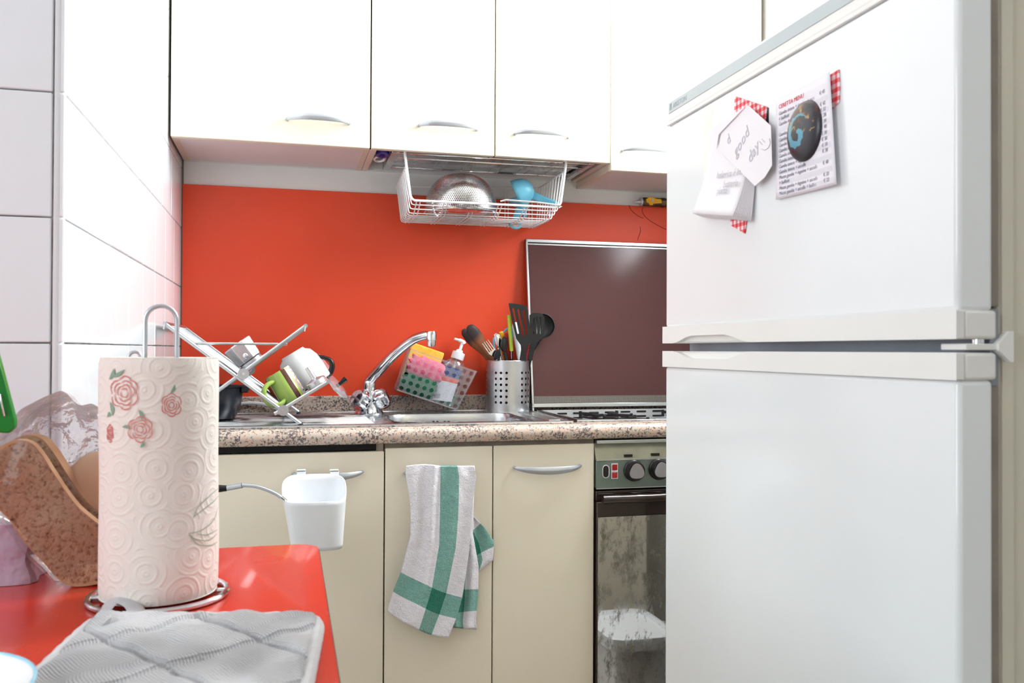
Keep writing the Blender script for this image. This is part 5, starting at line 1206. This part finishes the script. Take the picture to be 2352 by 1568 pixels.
def fork(base, ang, L, Y, label, fdx, fdy, s=1):
    t = thing('fork', foot(fdx, fdy), label, 'fork'); bp = PY(*base, Y); d = Vector((sin(ang), 0, cos(ang))); x_ = Vector((cos(ang), 0, -sin(ang))); Mq = frame(bp, x_, d)
    w = .0105 * s; o_ = [(-w, 0)]
    for k_ in range(4):
        x0 = -w + k_ * (2 * w / 3.55); o_ += [(x0, L * .55), (x0 + .0006, L), (x0 + .0019 * s, L), (x0 + .0026 * s, L * .55)]
        if k_ < 3: o_ += [(x0 + .0026 * s, L * .12), (x0 + 2 * w / 3.55, L * .12)]
    o_ += [(w, 0), (.004, -L * .42), (.0025, -L * .7), (-.0025, -L * .7), (-.004, -L * .42)]
    shape2d('tines', [o_], Mq, .0012, M['chrome'], t); MB().tube([Mq @ Vector((0, -L * .6, 0)), foot(fdx, fdy)], .0028, 8, flat=.6).build('handle', M['chrome'], t)
fork((1131, 808), -.62, .034, 2.236, 'steel fork leaning left, tines in front of wooden spoons', -.01, -.02)
fork((1193, 822), .22, .028, 2.262, 'second steel fork standing behind the black turner blade', .012, .01, .8)
spoon('teaspoon', [(1137, 766), (1143, 775), (1147, 790), (1146, 800)], [(1150, 825)], .0095, M['chrome'], 'shiny steel spoon left of the dark spoon in holder', .0, -.01, 2.252)
spoon('dark_spoon', [(1158, 773), (1158, 785), (1157, 797), (1159, 808)], [(1164, 828)], .0098, mat('dark_steel', (60, 62, 62), .2, .9, nb=(60, .02)), 'dark reflective spoon next to the lime green peeler', .004, -.02, 2.236)
spoon('dark_spoon', [(1147, 803), (1143, 812), (1141, 822), (1142, 829)], [], .009, mat('dark_steel_2', (52, 54, 56), .25, .9, nb=(60, .02)), 'low dark spoon head near left rim of utensil holder', -.012, -.018, 2.225)
pe = thing('peeler', foot(.005, -.01), 'lime green handled peeler standing upright in the utensil holder', 'utensil')
MB().tube(bez([PY(1169, 723, 2.232), PY(1170, 740, 2.232), PY(1173, 780, 2.232), PY(1175, 806, 2.232)], 5), [.0042] + [.0052] * 14 + [.0046], 12).build('handle', M['lime'], pe)
MB().tube([PY(1175, 805, 2.232), foot(.005, -.012)], .003, 8).build('blade', M['chrome'], pe)
kn_ = [('red', M['redplastic'], 'dark red utensil handle between peeler and yellow one', [(1163, 764), (1166, 790), (1170, 829)], .0062, .0, .012, 2.272),
       ('y', M['yellow'], 'yellow plastic spoon tip rising behind the steel spoon', [(1150, 761), (1153, 772), (1158, 800), (1162, 829)], .0062, -.004, .02, 2.28),
       ('b', M['blue'], 'blue handle loop half hidden behind the steel fork', [(1134, 775), (1135, 795), (1142, 829)], .003, -.01, .015, 2.276),
       ('m', M['magenta'], 'pink silicone handle at the right rim of utensil holder', [(1221, 790), (1218, 805), (1211, 829)], .0072, .02, -.005, 2.246),
       ('k', M['white'], 'white plastic spatula behind the slots of black turner', [(1182, 740), (1188, 780), (1196, 829)], .0085, .012, .004, 2.25)]
for a, m_, lab, pts, r_, fx, fy_, Y in kn_:
    b = MB(); h = bez([PY(x, y, Y) for x, y in pts], 5); n = len(h); b.tube(h + [foot(fx, fy_)], [r_ * (.62 if i == 0 else 1) for i in range(n)] + [.003], 12, flat=.55, n0=(1, 0, 0))
    tag(b.build('kitchen_utensil', m_), lab, 'utensil')
b = MB(); b.tube(bez([PY(1155, 764, 2.285), PY(1162, 757, 2.285), PY(1170, 753, 2.285), PY(1178, 756, 2.285)], 5) + [foot(.01, .02)], .0022, 8); tag(b.build('kitchen_utensil', M['cyan']), 'thin turquoise curved handle arching behind the lime peeler', 'utensil')

# ------------------------------------------------------------------ hanging wire basket
BY0, BY1 = 2.094, 2.300
hk = thing('hanging_basket', (.475, 2.2, CZ + .34), 'white wire basket hanging under the two-door wall cabinet', 'basket')
pL, pR = PY(945, 463, BY0), PY(1285, 473, BY0); zf = (pL.z + pR.z) / 2; fz = PY(1080, 516, BY1).z
tLp, tRp = PY(930, 352, BY0), PY(1300, 374, BY0)
x0, x1 = pL.x, pR.x
st = [(tLp.x, BY0, ZB + .002), (tLp.x + .001, BY0 + .006, ZB + .04), ]
path = [(tLp.x, BY0, ZB + .046), (tLp.x, BY0, ZB - .002), (x0 - .003, BY0, zf + .012), (x0 + .001, BY0, zf + .004), (x0 + .008, BY0, zf), (x1 - .008, BY0, zf), (x1 - .001, BY0, zf + .004), (x1 + .003, BY0, zf + .012), (tRp.x, BY0, ZB - .002), (tRp.x, BY0, ZB + .046)]
MB().tube(path, .0038, 8, flat=.8).build('front_frame', M['wirewhite'], hk)
NW = 9
rimL0, rimL1 = PY(931, 384, BY0), PY(912, 428, BY1); rimR0, rimR1 = PY(1297, 394, BY0), PY(1238, 432, BY1)
for a, c in ((rimL0, rimL1), (rimR0, rimR1)): MB().tube([a, c], .002, 8).build('side_rim', M['wirewhite'], hk)
MB().tube([rimL1, rimR1], .002, 8).build('back_rim', M['wirewhite'], hk)
for i in range(NW):
    t = (i + .6) / (NW - .4); y = BY0 + (BY1 - BY0) * t; l = rimL0.lerp(rimL1, t); r_ = rimR0.lerp(rimR1, t); fx0 = x0 + .006 * 0; r2 = .006; zfl = zf - .004 + (fz - zf + .004) * min(1, t * 3) if i < 3 else fz
    P = [l, Vector((x0 + .001, y, zfl + r2)), Vector((x0 + .003, y, zfl + .0015)), Vector((x0 + r2 + .002, y, zfl)), Vector((x1 - r2 - .002, y, zfl)), Vector((x1 - .003, y, zfl + .0015)), Vector((x1 - .001, y, zfl + r2)), r_]
    MB().tube(P, .0015, 6).build('long_wire', M['wirewhite'], hk)
for k_ in range(6):
    for d in (0, .009):
        x = x0 + .013 + d + k_ * (x1 - x0 - .035) / 5
        MB().tube([(x, BY0, zf), (x, BY0 + .05, fz - .0026), (x, BY1, fz - .0026), (x, BY1 + .002, fz + .01), (x, BY1 + .002, rimL1.z)], .0013, 6).build('cross_wire', M['wirewhite'], hk)
# colander and sieve in the basket
cc = Vector((.428, 2.19, fz + .006))
co = thing('colander', cc, 'large perforated steel colander upside down in the hanging basket', 'colander')
CR, CH = .0935, .098
MB().grid(lambda u, v: cc + Vector((CR * cos(2 * pi * u) * cos(v * pi / 2) ** .75, CR * .98 * sin(2 * pi * u) * cos(v * pi / 2) ** .75, .008 + CH * sin(v * pi / 2))) if v < .999 else cc + Vector((0, 0, .008 + CH)), 72, 24, cu=True).build('perforated_bowl', M['colander'], co)
MB().tube([cc + Vector((CR * cos(a), CR * .98 * sin(a), .006)) for a in [i * 2 * pi / 64 for i in range(64)]], .0024, 8, closed=True).build('rim', M['chrome'], co)
sv = thing('sieve', cc, 'fine steel sieve with wire handle lying under the colander', 'sieve')
sc_ = Vector((.425, 2.175, fz + .019))
MB().grid(lambda u, v: sc_ + Vector((.074 * cos(2 * pi * u) * cos(v * pi / 2) ** .6, .074 * sin(2 * pi * u) * cos(v * pi / 2) ** .6, -.016 * sin(v * pi / 2))), 64, 12, cu=True).build('mesh_bowl', M['sieve'], sv)
MB().tube([sc_ + Vector((.0745 * cos(a), .0745 * sin(a), 0)) for a in [i * 2 * pi / 64 for i in range(64)]], .002, 8, closed=True).build('rim', M['chrome'], sv)
hh = [PY(1150, 462, BY0 - .004), PY(1162, 459, BY0 - .004), PY(1230, 464, BY0 - .004), PY(1285, 471, BY0 - .006), PY(1290, 474, BY0 - .006), PY(1284, 477, BY0 - .006)]
MB().tube(hh, .0022, 8).build('handle', M['chrome'], sv)
b = MB()
for i in range(11):
    p = bez([PY(991, 461, BY0 - .006), PY(996, 485, BY0 - .006), PY(1004, 496, BY0 - .005), PY(1015, 478, BY0 - .003)], 4)[i]
    b.tube([p + Vector((.0018 * cos(a), 0, .0024 * sin(a))) for a in [k_ * 2 * pi / 8 for k_ in range(8)]], .0005, 5, closed=True)
b.build('ball_chain', M['chrome'], sv)
# light blue measuring cup + funnel in the basket
bc2 = PY(1204, 437, 2.18); Mq = frame(bc2, Vector((.5, -.25, -.6)), Vector((.6, .3, .55)))
jg = thing('measuring_scoop', bc2, 'light blue plastic scoop tipped over beside the colander', 'scoop')
b = MB(); axs = Vector((.72, -.25, .35)).normalized(); Mq = frame(bc2 - axs * .012, axs.orthogonal(), axs.cross(axs.orthogonal()))
b.lathe([(.036, -.012), (.0355, -.004), (.034, .006), (.030, .018), (.023, .028), (.012, .0345), (0, .036)], Mq, 40); b.build('bowl', M['blue'], jg, solid=.0016)
b = MB().tube(bez([PY(1222, 448, 2.18), PY(1250, 459, 2.16), PY(1282, 470, 2.13)], 5), [.011, .0105, .010, .010, .0095, .009, .009, .0085, .008, .0075, .006], 10, flat=.3, n0=(0, .3, 1)); b.build('handle', M['blue'], jg)
fu = thing('plastic_funnel', PY(1200, 490, 2.2), 'light blue plastic funnel with hanging ring in basket floor', 'funnel')
fc = PY(1196, 452, 2.225)
MB().lathe([(.034, .0), (.032, .004), (.012, .030), (.009, .034), (.006, .055)], frame(fc + Vector((0, 0, -.012)), (1, 0, 0.3), (0, 1, 0)) @ Matrix.Rotation(pi, 4, 'X') @ Matrix.Translation((0, 0, -.012)), 32).build('cone', M['blue'], fu, solid=.0014)
rc = PY(1183, 514, 2.24)
MB().tube([rc + Vector((.0155 * cos(a), .008 * sin(a), .0125 * sin(a))) for a in [i * 2 * pi / 32 for i in range(32)]], .0032, 8, closed=True, flat=.7).build('hanging_ring', M['blue'], fu)
MB().tube([PY(1183, 503, 2.23), PY(1194, 478, 2.215)], [.008, .010], 10, flat=.3, n0=(1, 0, 0)).build('ring_tab', M['blue'], fu)

# ------------------------------------------------------------------ gas valve at the wall
gv = thing('gas_valve', PY(1495, 464, 2.31), 'brass gas valve with yellow lever on the wall beside fridge', 'valve')
Yv = 2.312
def vp_(x, y, dy=0): return PY(x, y, Yv + dy)
MB().tube([vp_(1472, 463), vp_(1478, 463), vp_(1520, 465), vp_(1560, 467)], [.0085, .0125, .0125, .0125], 16).build('valve_body', M['brass'], gv)
MB().tube([vp_(1453, 463), vp_(1458, 463.5), vp_(1466, 463), vp_(1473, 463)], [.0016, .0022, .0055, .0078], 12).build('nozzle', M['satin'], gv)
MB().tube([vp_(1470, 463), vp_(1474, 463)], .0118, 16).build('nut', M['satin'], gv)
MB().tube([vp_(1518, 465), vp_(1526, 465.5)], .0135, 6).build('nut', M['brass'], gv)
lv = [(1484, 458), (1490, 454), (1498, 453), (1507, 457), (1518, 458), (1519, 466), (1500, 467), (1486, 465)]
shape2d('lever', [flat(lv, Yv - .0145)], VM(Yv - .0145), .003, M['yellow'], gv, bev=.0006)
MB().lathe([(0, .0), (.0035, .0), (.0035, .003), (0, .0032)], frame(vp_(1498, 460.5, -.016), (1, 0, 0), (0, 0, 1)), 6).build('lever_nut', M['satin'], gv)
shape2d('lever_stem', [flat([(1490, 464), (1502, 464), (1499, 471), (1493, 471)], Yv - .013)], VM(Yv - .012), .004, M['yellow'], gv)
MB().tube([vp_(1524, 465.5), vp_(1640, 470)], .010, 16).build('pipe', M['potgrey'], gv)
